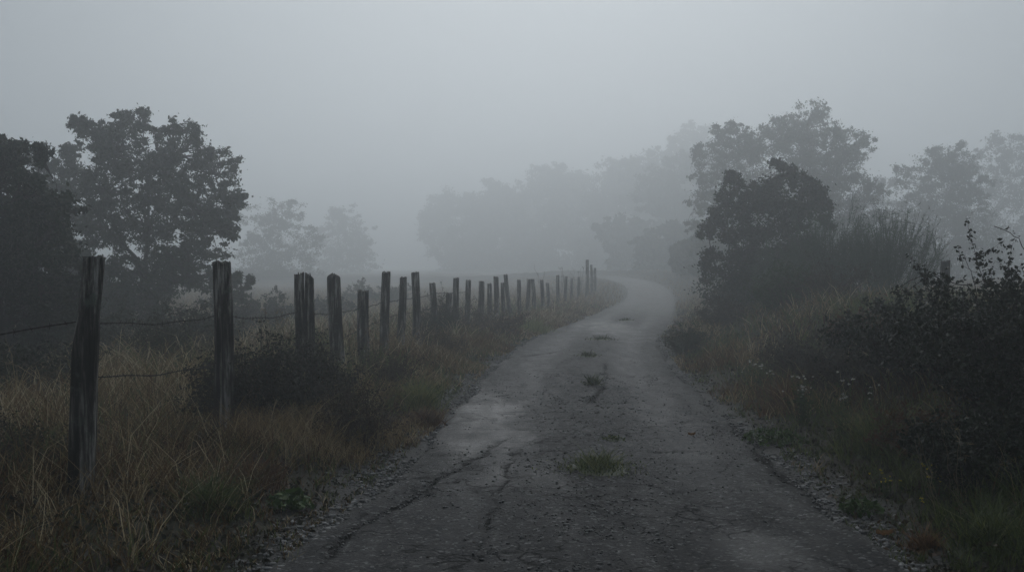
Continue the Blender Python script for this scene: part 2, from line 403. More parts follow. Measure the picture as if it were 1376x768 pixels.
# ----------------------------------------------------------------------------- stones and crumbs
_t = (1 + 5 ** .5) / 2
ICO = np.array([(-1, _t, 0), (1, _t, 0), (-1, -_t, 0), (1, -_t, 0), (0, -1, _t), (0, 1, _t), (0, -1, -_t), (0, 1, -_t), (_t, 0, -1), (_t, 0, 1), (-_t, 0, -1), (-_t, 0, 1)]) / math.hypot(1, _t)
ICOF = np.array([(0, 11, 5), (0, 5, 1), (0, 1, 7), (0, 7, 10), (0, 10, 11), (1, 5, 9), (5, 11, 4), (11, 10, 2), (10, 7, 6), (7, 1, 8), (3, 9, 4), (3, 4, 2), (3, 2, 6), (3, 6, 8), (3, 8, 9), (4, 9, 5), (2, 4, 11), (6, 2, 10), (8, 6, 7), (9, 8, 1)])
def stones(x, y, z, r, tint, flat=.65):
    n = len(x)
    S = (rng.uniform(.65, 1.3, (n, 3)) * np.array([1, 1, flat])) * r[:, None]
    a = rng.uniform(0, 2 * np.pi, n); ca, sa = np.cos(a), np.sin(a)
    V = ICO[None] * (1 + .22 * rng.normal(size=(n, 12, 1))) * S[:, None]
    V = np.stack([V[..., 0] * ca[:, None] - V[..., 1] * sa[:, None], V[..., 0] * sa[:, None] + V[..., 1] * ca[:, None], V[..., 2]], -1)
    V += np.stack([x, y, z + r * flat * .35], -1)[:, None]
    Fc = (ICOF[None] + (np.arange(n) * 12)[:, None, None]).reshape(-1, 3)
    return V.reshape(-1, 3), [Fc], rep(tint, 12)
def along(n, y0, y1, power=1.0):
    """points near the lane: arc position biased to the near end"""
    t = y0 + (y1 - y0) * rng.random(n) ** power
    return t
def lane_pt(y, s):
    a = y + 12.0
    return np.interp(a, _arc, ROAD[:, 0]) + np.interp(a, _arc, _nrm[:, 0]) * s, np.interp(a, _arc, ROAD[:, 1]) + np.interp(a, _arc, _nrm[:, 1]) * s
mb = MB()
for side, n, w0, w1 in ((-1, 15000, -.22, .55), (1, 11000, -.30, .42)):
    t = along(n, 3.2, 26, 2.3)
    e = w0 + (w1 - w0) * rng.beta(1.6, 2.2, n)
    keep = fbm(t * 1.5, e * 2 + side * 4, 55, 3) > .36
    t, e = t[keep], e[keep]
    x, y = lane_pt(t, side * (HALF + e))
    z = np.maximum(hgt(x, y), np.where(e < .12, road_z(x, y) - .02 - .07 * sstep(-.18, .05, e), -9))
    r = .004 + .021 * rng.random(len(x)) ** 3.2
    V, Fc, tt = stones(x, y, z, r, rng.beta(1.8, 1.8, len(x)), .55)
    mb.add(V, Fc, tt)
o = mb.build('gravel', M['stone'])
tag(o, 'loose grey stones spilling along both shoulders of the lane', 'gravel', kind='stuff')
mb = MB()
n = 26000
t = along(n, 4.2, 15, 1.7); sx = rng.uniform(-1.5, 1.5, n)
keep = rng.random(n) < (.25 + 1.2 * (fbm(t * 1.6, sx * 1.6, 83, 4) - .30)) * (1 - .8 * np.exp(-((np.abs(sx / HALF) - .52) / .19) ** 2))
x, y = lane_pt(t[keep], sx[keep])
pud = np.zeros(len(x), bool)
for px_, py_, rx_, ry_ in ((640, 560, .5, 2.2), (668, 585, .5, .7), (1015, 745, .3, .5)):
    a_, b_ = gp(px_, py_); pud |= ((x - a_) / rx_) ** 2 + ((y - b_) / ry_) ** 2 < rng.uniform(.5, 1.6, len(x))
pud &= rng.random(len(x)) > .06; x, y = x[~pud], y[~pud]
r = .0038 + .0095 * rng.random(len(x)) ** 2.4
V, Fc, tt = stones(x, y, road_z(x, y) + .002 - r * .42, r, .55 * rng.beta(1.1, 3.5, len(x)), .7); mb.add(V, Fc, tt)
tag(mb.build('road_chippings', M['chip']), 'coarse stone chippings standing out of the worn lane surface', 'chippings', kind='stuff')
mb = MB()
n = 900
t = along(n, 4.2, 24, 1.5)
sx = np.where(rng.random(n) < .45, .05 + .22 * rng.normal(size=n), rng.uniform(-1.35, 1.35, n))
keep = fbm(t * .8, sx, 71, 3) > .42
x, y = lane_pt(t[keep], sx[keep]); r = .003 + .011 * rng.random(len(x)) ** 3
V, Fc, tt = stones(x, y, road_z(x, y), r, rng.random(len(x)), .45); mb.add(V, Fc, tt)
for px, py, n, rr in ((792, 545, 45, .4), (800, 530, 40, .35), (780, 558, 25, .6), (835, 545, 12, .5)):
    x0, y0 = gp(px, py); x = x0 + rr * .45 * rng.normal(size=n); y = y0 + rr * 1.3 * rng.normal(size=n)
    V, Fc, tt = stones(x, y, road_z(x, y), .005 + .022 * rng.random(n) ** 3, rng.random(n) * .5, .35); mb.add(V, Fc, tt)
o = mb.build('debris', M['crumb'])
tag(o, 'dark crumbs of earth and broken asphalt scattered on the lane', 'debris', kind='stuff')

# ----------------------------------------------------------------------------- grass
def blades(x, y, z, h, w, tint, lean=.45, bend=.5, wind=(0, 0)):
    n = len(x)
    az = rng.uniform(0, 2 * np.pi, n)
    d = np.stack([np.cos(az), np.sin(az)], 1)
    ln = (lean * rng.random(n) ** 1.3)
    side = np.stack([-d[:, 1], d[:, 0]], 1)
    tw = rng.uniform(0, 2 * np.pi, n); side = np.stack([np.cos(tw), np.sin(tw)], 1)
    V = np.empty((n, 7, 3))
    for k, t in enumerate((0, .36, .70, 1.0)):
        off = (ln * t + bend * rng.uniform(.2, 1, n) * t ** 2.2) * h
        zz = h * (t - .38 * bend * t ** 2.6)
        c = np.stack([x + d[:, 0] * off + wind[0] * h * t * t, y + d[:, 1] * off + wind[1] * h * t * t, z + zz - .01], 1)
        ww = w * (1 - .55 * t) * .5
        if k < 3:
            V[:, 2 * k] = c; V[:, 2 * k + 1] = c
            V[:, 2 * k, :2] -= side * ww[:, None]; V[:, 2 * k + 1, :2] += side * ww[:, None]
        else: V[:, 6] = c
    b = (np.arange(n) * 7)[:, None]
    q = np.concatenate([b + np.array([[0, 1, 3, 2]]), b + np.array([[2, 3, 5, 4]])])
    return V.reshape(-1, 3), [q, b + np.array([[4, 5, 6]])], rep(tint, 7)

def scatter(n, y0, y1, side, emax, ymargin=1.5):
    """random points on one verge, denser near the camera; kept inside a widened view wedge"""
    y = y0 * (y1 / y0) ** rng.random(n)
    xl = np.interp(y + 12, _arc, ROAD[:, 0])
    lim = y * .514 + ymargin
    if side < 0: x = rng.uniform(-lim, xl - HALF)
    else: x = rng.uniform(np.minimum(xl + HALF, lim), lim)
    s = lateral(x, y); e = np.abs(s) - HALF
    k = (e > .02) & (e < emax) & (np.sign(s) == side)
    return x[k], y[k], e[k]

dry, grn, cov = MB(), MB(), MB()
def patch(x, y, sc, seed): return fbm(x * sc, y * sc, seed, 3)
for side, n, emax in ((-1, 120000, 40), (1, 95000, 40)):
    x, y, e = scatter(n, 3.4, 48, side, emax)
    tuft = patch(x, y, 2.6, 101); patchy = patch(x, y, .55, 103)
    # each blade gathers towards a tuft centre
    gx = np.floor(x / .16); gy = np.floor(y / .16)
    txc = (gx + _hash(gx, gy, 3)) * .16; tyc = (gy + _hash(gx, gy, 5)) * .16
    near = y < 22
    pull = rng.random(len(x)) * .8
    x = np.where(near, x + (txc - x) * pull, x); y = np.where(near, y + (tyc - y) * pull, y)
    e = np.abs(lateral(x, y)) - HALF
    ok = e > .0 + (.50 - .40 * sstep(8, 10.5, y)) * (fbm(y * 1.3, x * 1.3, 61, 3) - .32) * (side < 0) + .25 * (side > 0) * (fbm(y * 1.5, x * 1.2, 63, 3) - .3)
    dens = rng.random(len(x)) < np.clip(.25 + 1.3 * (tuft - .25), 0, 1)
    k = ok & dens
    x, y, e, tuft, patchy = x[k], y[k], e[k], tuft[k], patchy[k]
    th = _hash(np.floor(x / .16), np.floor(y / .16), 9)
    hmax = (.07 + .13 * sstep(8, 11, y) * sstep(.05, .4, e) + .26 * sstep(.15, 1.3, e) + .12 * sstep(1.0, 3, e)) * (.55 + .8 * th) * (.6 + .7 * tuft)
    if side > 0: hmax = (.07 + .24 * sstep(.2, .9, e) + .10 * sstep(1.2, 3.5, e)) * (.55 + .8 * th) * (.6 + .7 * tuft)
    h = hmax * rng.uniform(.45, 1.15, len(x)) * (1 - .6 * np.exp(-((x + 2.55) / .5) ** 2 - ((y - 5.5) / .8) ** 2))
    w = (.0040 + .0045 * rng.random(len(x))) * np.clip(y / 7, 1, 6)
    z = hgt(x, y)
    pg = .36 + .5 * (1 - sstep(.2, 1.6, e)) * patchy * 1.6 + 1.6 * (patchy - .5)
    if side < 0: pg = pg - .25 * sstep(2.2, 4.5, e)
    else: pg = pg + .18 + .25 * (1 - sstep(.3, 1.1, e))
    isg = rng.random(len(x)) < np.clip(pg, .05, .92)
    rust = sstep(.52, .66, patch(x, y, .9, 107))
    td = np.clip(.10 + .85 * rng.random(len(x)) ** 1.9 + .10 * sstep(2, 4, e) * (side < 0) * (2 * patchy - .6) - .35 * rust + .2 * (th - .5) + .14 * (side < 0) * sstep(7.5, 10, y) + .10 * (side > 0) * sstep(8, 12, y), 0, 1)
    tg = np.clip(.15 + .75 * rng.random(len(x)) * (.5 + th * .6), 0, 1)
    for m_, sel, tt, le, be in ((dry, ~isg, td, .5, .7), (grn, isg, tg, .5, .55)):
        if sel.any(): m_.add(*blades(x[sel], y[sel], z[sel], h[sel], w[sel], tt[sel], le, be))
    # long pale straws
    q = (~isg) & (rng.random(len(x)) < .045) & (e > .6)
    dry.add(*blades(x[q], y[q], z[q], h[q] * 1.0 + .28, w[q] * .8, np.clip(td[q] + .3, 0, 1), .55, .6))
    # low ground cover: small leaves and litter lying between the tufts
    c = rng.random(len(x)) < .55
    C = np.stack([x[c] + .06 * rng.normal(size=c.sum()), y[c] + .06 * rng.normal(size=c.sum()), z[c] + .004 + .09 * rng.random(c.sum()) ** 2 * sstep(.1, .8, e[c])], 1)
    kk = np.abs(lateral(C[:, 0], C[:, 1])) - HALF > .10
    V, Fc = leaves(C[kk], .035 * np.clip(y[c][kk] / 9, 1, 4), .55, .9)
    cov.add(V, Fc, rep(np.clip(.75 * rng.random(kk.sum()) + .3 * rust[c][kk], 0, 1), 4))
# dense warm straw right along the left gravel edge and, thinner, along the right one
for side, n, lo, hi in ((-1, 26000, .02, 1.5), (1, 9000, .05, 1.2)):
    t = 7.6 * (42 / 7.6) ** rng.random(n); e = lo + (hi - lo) * rng.random(n); gq = np.floor(t / .22) * .22 + .11 * _hash(np.floor(t / .22), np.floor(e / .22), 2)
    t = np.where(t < 24, t + (gq - t) * .7 * rng.random(n), t)
    pt = fbm(t * .9, e * 1.1 + side * 3, 131, 3); keep = pt > (.40 if side < 0 else .52); t, e, pt = t[keep], e[keep], pt[keep]
    x, y = lane_pt(t, side * (HALF + e)); z = hgt(x, y); m_ = len(x)
    hot = fbm(x * 1.6, y * 1.6, 137, 2)
    tn = np.clip(np.where(hot > .56, .12 + .25 * rng.random(m_), .30 + .65 * rng.random(m_) ** 1.4), 0, 1)
    hh = (.10 + .26 * sstep(.0, .8, e)) * rng.uniform(.4, 1.15, m_) * (.5 + pt)
    dry.add(*blades(x, y, z, hh, (.004 + .004 * rng.random(m_)) * np.clip(y / 8, 1, 5), tn, .6, .6))
# far field and far verge, thin
for side, n in ((-1, 26000), (1, 12000)):
    x, y, e = scatter(n, 40, 105, side, 70, 4)
    z = hgt(x, y); 
    dry.add(*blades(x, y, z, rng.uniform(.25, .75, len(x)) * (.4 + .6 * sstep(.1, 1.2, e)) * (1 - .65 * sstep(60, 100, y)), np.full(len(x), .04), rng.uniform(.2, .75, len(x)), .5, .5))
tag(dry.build('dry_grass', M['grass_dry']), 'tan and rust dry grass covering the verges, the bank and the misty field', 'dry grass', kind='stuff')
tag(grn.build('green_grass', M['grass_green']), 'short green grass growing among the dry grass of both verges', 'grass', kind='stuff')
tag(cov.build('ground_cover', M['leaf_heath']), 'low dark leaves and litter between the grass tufts', 'ground cover', kind='stuff')

def tussock(name, label, px, py, h, rad, n, tint, mat, group=None, on_road=False, lean=.9, width=.006, fol=0):
    x0, y0 = gp(px, py)
    if not on_road:
        for _ in range(6):
            zz = float(hgt([x0], [y0])[0]); y0 = (CAM_H - zz) * F / (py - HZ); x0 = PX(px, y0)
    zz = float(road_z([x0], [y0])[0]) if on_road else float(hgt([x0], [y0])[0])
    a = rng.uniform(0, 2 * np.pi, n); r = rad * np.minimum(np.abs(rng.normal(size=n)) * .5, 1.2) * (.45 + 1.1 * vnoise(np.cos(a) * 2 + x0 * 9, np.sin(a) * 2 + y0 * 3, 97))
    x = x0 + np.cos(a) * r; y = y0 + np.sin(a) * r * (1.2 if on_road else 1)
    z = road_z(x, y) if on_road else hgt(x, y)
    mb = MB(); mb.add(*blades(x, y, z, h * rng.uniform(.2, 1.15, n) * (.55 + .9 * vnoise(x * 14, y * 14, 99)) * np.exp(-(r / rad) ** 2), np.full(n, width) * rng.uniform(.6, 1.3, n), np.clip(tint + .28 * rng.normal(size=n), 0, 1), lean, .6))
    # the cushion of moss, soil and old roots it grows from
    na, nr_ = 28, 6; A_, Q_ = np.meshgrid(np.arange(na) / na * 2 * np.pi, np.linspace(0, 1, nr_))
    rb = rad * (.80 if on_road else .85) * Q_ * (.65 + .7 * fbm(np.cos(A_) * 1.6 + x0 * 7, np.sin(A_) * 1.6 + y0 * 5, 91, 3))
    bx_ = (x0 + np.cos(A_) * rb).ravel(); by_ = (y0 + np.sin(A_) * rb * (1.2 if on_road else 1)).ravel()
    bz_ = (road_z(bx_, by_) if on_road else hgt(bx_, by_)) + .014 * (1 - Q_.ravel() ** 2) * (.5 + fbm(bx_ * 22, by_ * 22, 93, 3)) - .006 * Q_.ravel()
    bi = np.arange(na * nr_).reshape(nr_, na)
    mb.add(np.stack([bx_, by_, bz_], 1), [np.stack([bi[:-1], np.roll(bi[:-1], -1, 1), np.roll(bi[1:], -1, 1), bi[1:]], -1).reshape(-1, 4)], np.clip(.05 + .35 * fbm(bx_ * 30, by_ * 30, 95, 3), 0, 1))
    if fol:
        C = np.stack([x0 + rad * .45 * rng.normal(size=fol), y0 + rad * .5 * rng.normal(size=fol), np.zeros(fol)], 1)
        C[:, 2] = (road_z(C[:, 0], C[:, 1]) if on_road else hgt(C[:, 0], C[:, 1])) + .004 + .03 * rng.random(fol) ** 2
        V, Fc = leaves(C, .022, .5, .6); mb.add(V, Fc, rep(rng.random(fol) * .8, 4))
    o = mb.build(name, mat, None, np.array([x0, y0, zz]))
    return tag(o, label, 'grass tuft', group)
RT = 'grass tufts in the middle of the lane'
tussock('grass_tuft', 'largest grass tuft, growing in the middle of the lane nearest the camera', 805, 636, .20, .34, 700, .66, M['grass_green'], RT, True, 1.0, .005, 420)
tussock('grass_tuft', 'small mossy patch just behind the largest tuft on the lane', 822, 596, .05, .10, 120, .5, M['grass_green'], RT, True, .9, .005, 160)
tussock('grass_tuft', 'small round tuft on the lane beside the scattered dark crumbs', 797, 520, .17, .15, 260, .3, M['grass_green'], RT, True, .9, .008, 160)
tussock('grass_tuft', 'flat dark tuft halfway up the lane, beyond the scattered crumbs', 790, 481, .15, .26, 280, .3, M['grass_green'], RT, True, .9, .01, 160)
tussock('grass_tuft', 'wide low grass strip in the lane before it fades into fog', 806, 458, .15, .42, 280, .35, M['grass_green'], RT, True, .9, .014, 120)
tussock('grass_tuft', 'faint tuft farthest along the lane where it meets the fog', 842, 432, .14, .4, 160, .35, M['grass_green'], RT, True, .9, .02)
VT = 'grass tussocks on the verges'
tussock('grass_tussock', 'big green tussock in front of the second fence post', 285, 690, .36, .26, 800, .45, M['grass_green'], VT)
tussock('grass_tussock', 'yellow green tussock at the left road edge beside the wet patch', 562, 548, .44, .36, 900, .95, M['grass_green'], VT, width=.009)
tussock('grass_tussock', 'tall grey green tussock at the right road edge below the dark bramble', 1180, 610, .42, .26, 700, .6, M['grass_green'], VT, width=.006)
tussock('grass_tussock', 'pale green tussock on the left verge before the fence fades', 715, 447, .48, .9, 900, 1.0, M['grass_green'], VT, width=.016)
tussock('grass_tussock', 'low green tussock in the bottom right corner below the yellow flowers', 1330, 735, .30, .28, 700, .5, M['grass_green'], VT)
tussock('rust_tussock', 'rust brown dead tussock hanging over the left gravel edge', 572, 572, .26, .30, 800, .35, M['leaf_bracken'], 'rust coloured dead tussocks', width=.008)
tussock('rust_tussock', 'rust brown dead tussock on the right verge behind bright green leaves', 1058, 552, .38, .36, 700, .5, M['leaf_bracken'], 'rust coloured dead tussocks', width=.008)
tussock('rust_tussock', 'orange dead tussock at the very bottom of the right road edge', 1245, 738, .16, .16, 420, .6, M['leaf_bracken'], 'rust coloured dead tussocks')
tussock('rust_tussock', 'rust brown tussock at the foot of the second fence post', 345, 655, .30, .34, 700, .35, M['leaf_bracken'], 'rust coloured dead tussocks')

# ----------------------------------------------------------------------------- fence posts
def edge_left(y): return np.interp(y, ROAD[:, 1][:180], ROAD[:, 0][:180]) - HALF
def fence_depth(px):
    yy = np.arange(5.5, 62, .02)
    f = (edge_left(yy) - 1.82) / yy * F + 688 - px
    return float(yy[np.abs(f).argmin()])
def post_body(h, r, lean=(0, 0), kink=None, style='cut', seed=0, nz=30, na=32, squash=.82, off=(0, 0), offtop=(0, 0), wide=None):
    t = 1 - (1 - np.linspace(0, 1, nz)) ** 1.7; th = np.arange(na) / na * 2 * np.pi
    T, TH = np.meshgrid(t, th, indexing='ij')
    z = T * (h + .25) - .25
    rr = r * (1.04 - .12 * T)
    if wide: rr = rr * np.interp(T, *zip(*wide))
    prof = 1 + .22 * (fbm(np.cos(TH) * 1.4 + seed * 7.1, np.sin(TH) * 1.4 + z * .55 / max(h, .1), seed, 3) - .5) * 2
    prof += .07 * (fbm(TH * 5.1, z * 1.2 + seed, seed + 5, 3) - .5) * 2
    rs = np.random.default_rng(seed + 77)
    for _ in range(8):
        a0 = rs.uniform(0, 2 * np.pi); wv = .25 * np.sin(z * rs.uniform(1, 3) + rs.uniform(0, 6))
        dd = np.abs((TH - a0 - wv + np.pi) % (2 * np.pi) - np.pi)
        ext = sstep(rs.uniform(-.3, .4), rs.uniform(.5, .9), T) if rs.random() < .6 else 1 - sstep(.3, .8, T) * rs.random()
        prof -= rs.uniform(.10, .26) * np.exp(-(dd / rs.uniform(.07, .16)) ** 2) * ext
    rr = rr * prof
    if style == 'round':
        k = np.clip((z - (h - r * .6)) / (r * .6), 0, 1); rr = rr * np.sqrt(np.clip(1 - k ** 2.4 * .90, .02, 1))
    jag = (.10 if style == 'split' else .035) * (fbm(np.cos(TH) * 3 + seed, np.sin(TH) * 3, seed + 9, 3) - .5) * 2
    zz = z + jag * sstep(.85, 1, T)
    bx = np.interp(t, *zip(*kink))[:, None] if kink else 0.0
    bow = .05 * np.sin(np.pi * t + seed)[:, None] * (h / 1.5) * .5
    x = np.cos(TH) * rr + (lean[0] * T + bx) + bow + off[0] + (offtop[0]) * T
    y = np.sin(TH) * rr * squash + lean[1] * T + off[1] + offtop[1] * T
    V = np.stack([x, y, zz], -1).reshape(-1, 3)
    idx = np.arange(nz * na).reshape(nz, na); a = idx[:-1]; b = idx[1:]
    q = np.stack([a, np.roll(a, -1, 1), np.roll(b, -1, 1), b], -1).reshape(-1, 4)
    top = idx[-1]; c = V[top].mean(0)
    inner = c + (V[top] - c) * .55 + np.array([0, 0, .012]) * rs.normal(size=(na, 1))
    nV = len(V); V = np.concatenate([V, inner, [c + np.array([0, 0, .006])]])
    i2 = nV + np.arange(na)
    q = np.concatenate([q, np.stack([top, np.roll(top, -1), np.roll(i2, -1), i2], -1)])
    tri = np.stack([i2, np.roll(i2, -1), np.full(na, nV + na)], -1)
    tint = np.zeros(len(V)); tint[nV:] = 1; tint[top] = .6
    return V, [q, tri], tint

ords = ['', 'first', 'second', 'third', 'fourth', 'fifth', 'sixth', 'seventh', 'eighth', 'ninth', 'tenth', 'eleventh', 'twelfth', 'thirteenth', 'fourteenth', 'fifteenth', 'sixteenth', 'seventeenth',
        'eighteenth', 'nineteenth', 'twentieth', 'twenty-first', 'twenty-second', 'twenty-third', 'twenty-fourth', 'twenty-fifth', 'twenty-sixth', 'twenty-seventh', 'twenty-eighth', 'twenty-ninth']
# px of the base, px of the top, top row, width in px, style, label
POSTS = [
    (110, 121, 348, 41, 'kink', 'thick crooked dark post nearest the camera, narrowing to a leaning top, with pale lichen'),
    (297, 297, 353, 27, 'cut', 'straight square topped post, second nearest, rising out of the dark heath shrub'),
    (406, 410, 371, 24, 'split', 'post with its top split into two prongs, third from the near end'),
    (455, 450, 369, 19, 'round', 'knotty pale post with a rounded top, fourth from the near end'),
    (490, 489, 391, 16, 'cut', 'short stout flat topped post, fifth from the near end, lower than its neighbours'),
    (518, 518, 366, 13, 'cut', 'tall post bowed slightly to the right, sixth from the near end'),
    (538, 540, 373, 11, 'cut', 'slim straight post, seventh from the near end, left of a taller one'),
    (559, 557, 366, 11, 'cut', 'tall slim post leaning slightly left, eighth, just before the grey gorse'),
    (585, 582, 381, 10, 'cut', 'post standing in the grey gorse with its top above the twigs'),
    (600, 604, 394, 9, 'cut', 'lowest stub post in the fence, leaning right beside the gorse'),
    (613, 614, 374, 9, 'cut', 'straight hazy post just past the lowest stub'),
    (630, 629, 377, 8, 'cut', 'hazy post leaning a little left, two past the lowest stub'),
    (646, 646, 378, 8, 'cut', 'straight hazy post, thirteenth along the fence'),
    (657, 657, 381, 7, 'cut', 'shorter hazy post, fourteenth along the fence, beside a taller one'),
    (666, 667, 372, 7, 'cut', 'taller hazy post, fifteenth along the fence'),
    (676, 676, 380, 6, 'cut', 'short hazy post behind the strongly leaning one'),
    (688, 680, 369, 6, 'cut', 'tall thin hazy post leaning strongly to the left'),
    (700, 697, 376, 6, 'cut', 'hazy post leaning slightly left, just past the strongly leaning one'),
    (710, 710, 375, 6, 'cut', 'upright half of the close pair of hazy posts'),
    (719, 715, 375, 6, 'cut', 'leaning half of the close pair of hazy posts'),
    (729, 728, 376, 5, 'cut', 'faint straight post just past the close pair'),
    (738, 736, 380, 5, 'cut', 'faint short leaning post, twenty-second along the fence'),
    (750, 750, 370, 5, 'cut', 'faint taller post, twenty-third along the fence'),
    (760, 761, 371, 5, 'cut', 'faint post, twenty-fourth along the fence'),
    (769, 768, 374, 4, 'cut', 'faint short post, twenty-fifth along the fence'),
    (777, 777, 372, 4, 'cut', 'faint post, twenty-sixth along the fence, before the tall last three'),
    (788, 789, 349, 5, 'cut', 'tallest faint post at the far end of the fence'),
    (795, 795, 356, 4, 'cut', 'second last faint post at the far end of the fence'),
    (800, 800, 360, 4, 'cut', 'last and farthest faint post of the fence beside the bend'),
]
post_at = []
known = {0: 6.27, 1: 8.75, 2: 11.6, 3: 13.7}
for i, (bx, tx, ty, wpx, style, lab) in enumerate(POSTS):
    d = known.get(i) or fence_depth(bx)
    if post_at and d < post_at[-1][1] + .35: d = post_at[-1][1] + .35
    x = PX(bx, d); z = float(hgt([x], [d])[0])
    h = PZ(ty, d) - z; r = wpx / F * d * .5 * .98
    lean = (PX(tx, d) - x, .02 * math.sin(i * 2.3))
    mb = MB(); far = i > 11
    kw = dict(seed=200 + i, nz=14 if far else 42, na=16 if far else 48)
    if style == 'kink':
        mb.add(*post_body(h, r * .88, (.0, .03), [(0, .008), (.40, -.006), (.66, -.010), (.76, .004), (.84, .016), (1, .042)], 'cut', wide=[(0, .92), (.62, 1.02), (.72, .98), (.80, .82), (1, .86)], **kw))
    elif style == 'split':
        mb.add(*post_body(h, r * .66, lean, None, 'split', off=(-r * .42, 0), offtop=(-r * .05, 0), **kw))
        kw['seed'] += 50
        mb.add(*post_body(h * .992, r * .55, lean, None, 'split', off=(r * .40, .01), offtop=(r * .22, 0), **kw))
    else:
        mb.add(*post_body(h, r, lean, None, style, **kw))
    base = np.array([x, d, z])
    V = np.concatenate(mb.V) + base
    o = mesh('fence_post', V, mb.F, M['wood_lichen'] if i in (0, 3) else M['wood'], None, base, True, {'tint': np.concatenate(mb.A)})
    tag(o, lab, 'fence post', 'weathered posts of the roadside fence')
    post_at.append((x, d, z, h, r))
# one more post outside the left edge carries the wires on
# a single old post on the right, behind the brambles
d = 17.0; x = PX(1270, d); z = float(hgt([x], [d])[0]); h = PZ(351, d) - z
V, Fc, tt = post_body(h, .085, (.02, 0), None, 'cut', seed=411); b = np.array([x, d, z])
tag(mesh('fence_post', V + b, Fc, M['wood'], None, b, True, {'tint': tt}), 'lone grey post showing its top behind the dark bramble on the right', 'fence post')

# barbed wires, stapled to the back of the posts
def wire(rows, label, last, lead=True):
    pts = []
    x0, d0, z0, h0, r0 = post_at[0]
    start = np.array([x0 - 1.6, d0 - 2.1, z0 + rows[0] - .16])
    nodes = ([start] if lead else []) + [np.array([post_at[i][0] - .3 * post_at[i][4], post_at[i][1] + post_at[i][4] * .86, post_at[i][2] + rows[min(i, len(rows) - 1)]]) for i in range(last)]
    for a, b in zip(nodes[:-1], nodes[1:]):
        L = np.linalg.norm(b - a); n = max(6, int(L / .05)); t = np.linspace(0, 1, n, endpoint=False)[:, None]
        p = a + (b - a) * t; p[:, 2] -= (.012 * L ** 1.5) * 4 * (t * (1 - t))[:, 0]; p[:, 2] += .006 * np.sin(t[:, 0] * 17 + L * 9); pts.append(p)
    pts.append(nodes[-1][None]); p = np.concatenate(pts)
    s = np.concatenate([[0], np.cumsum(np.linalg.norm(np.diff(p, axis=0), axis=1))])
    si = np.arange(0, s[-1], .02); p = np.stack([np.interp(si, s, p[:, k]) for k in range(3)], 1)
    mb = MB()
    for ph in (0, np.pi):                                   # two strands twisted together
        q = p.copy(); q[:, 2] += .0022 * np.sin(si * 70 + ph); q[:, 1] += .0022 * np.cos(si * 70 + ph)
        mb.add(*tubes(q, .0033, 4))
    bs = np.arange(.05, s[-1], .105); bs = bs + .01 * rng.normal(size=len(bs))
    c = np.stack([np.interp(bs, si, p[:, k]) for k in range(3)], 1); n = len(c)
    for _ in range(2):
        dv = rdir(n); dv[:, 0] *= .4; dv /= np.linalg.norm(dv, axis=1)[:, None]
        pt = np.stack([c - dv * .024, c - dv * .004, c + dv * .004, c + dv * .024], 1)
        mb.add(*tubes(pt, np.array([[.001, .0028, .0028, .001]]), 3))
    kx = np.stack([c - np.array([.008, .004, 0]), c, c + np.array([.008, .004, 0])], 1)
    mb.add(*tubes(kx, np.array([[.003, .0055, .003]]), 5))
    o = mb.build('barbed_wire', M['wire'], None, post_at[1][:3], True)
    return tag(o, label, 'barbed wire', 'barbed wires of the roadside fence')
wire([1.11, 1.02, .97, .93, .88, .98, .98, 1.0], 'upper strand of barbed wire, stapled near chest height along the wooden posts', 12)
wire([.76, .60, .55, .55, .58, .70, .74, .72], 'lower strand of barbed wire, half hidden by the grass and the dark shrub', 10, False)

# ----------------------------------------------------------------------------- shrubs
def ground_at(px, depth):
    x = PX(px, depth); return np.array([x, depth, float(hgt([x], [depth])[0])])

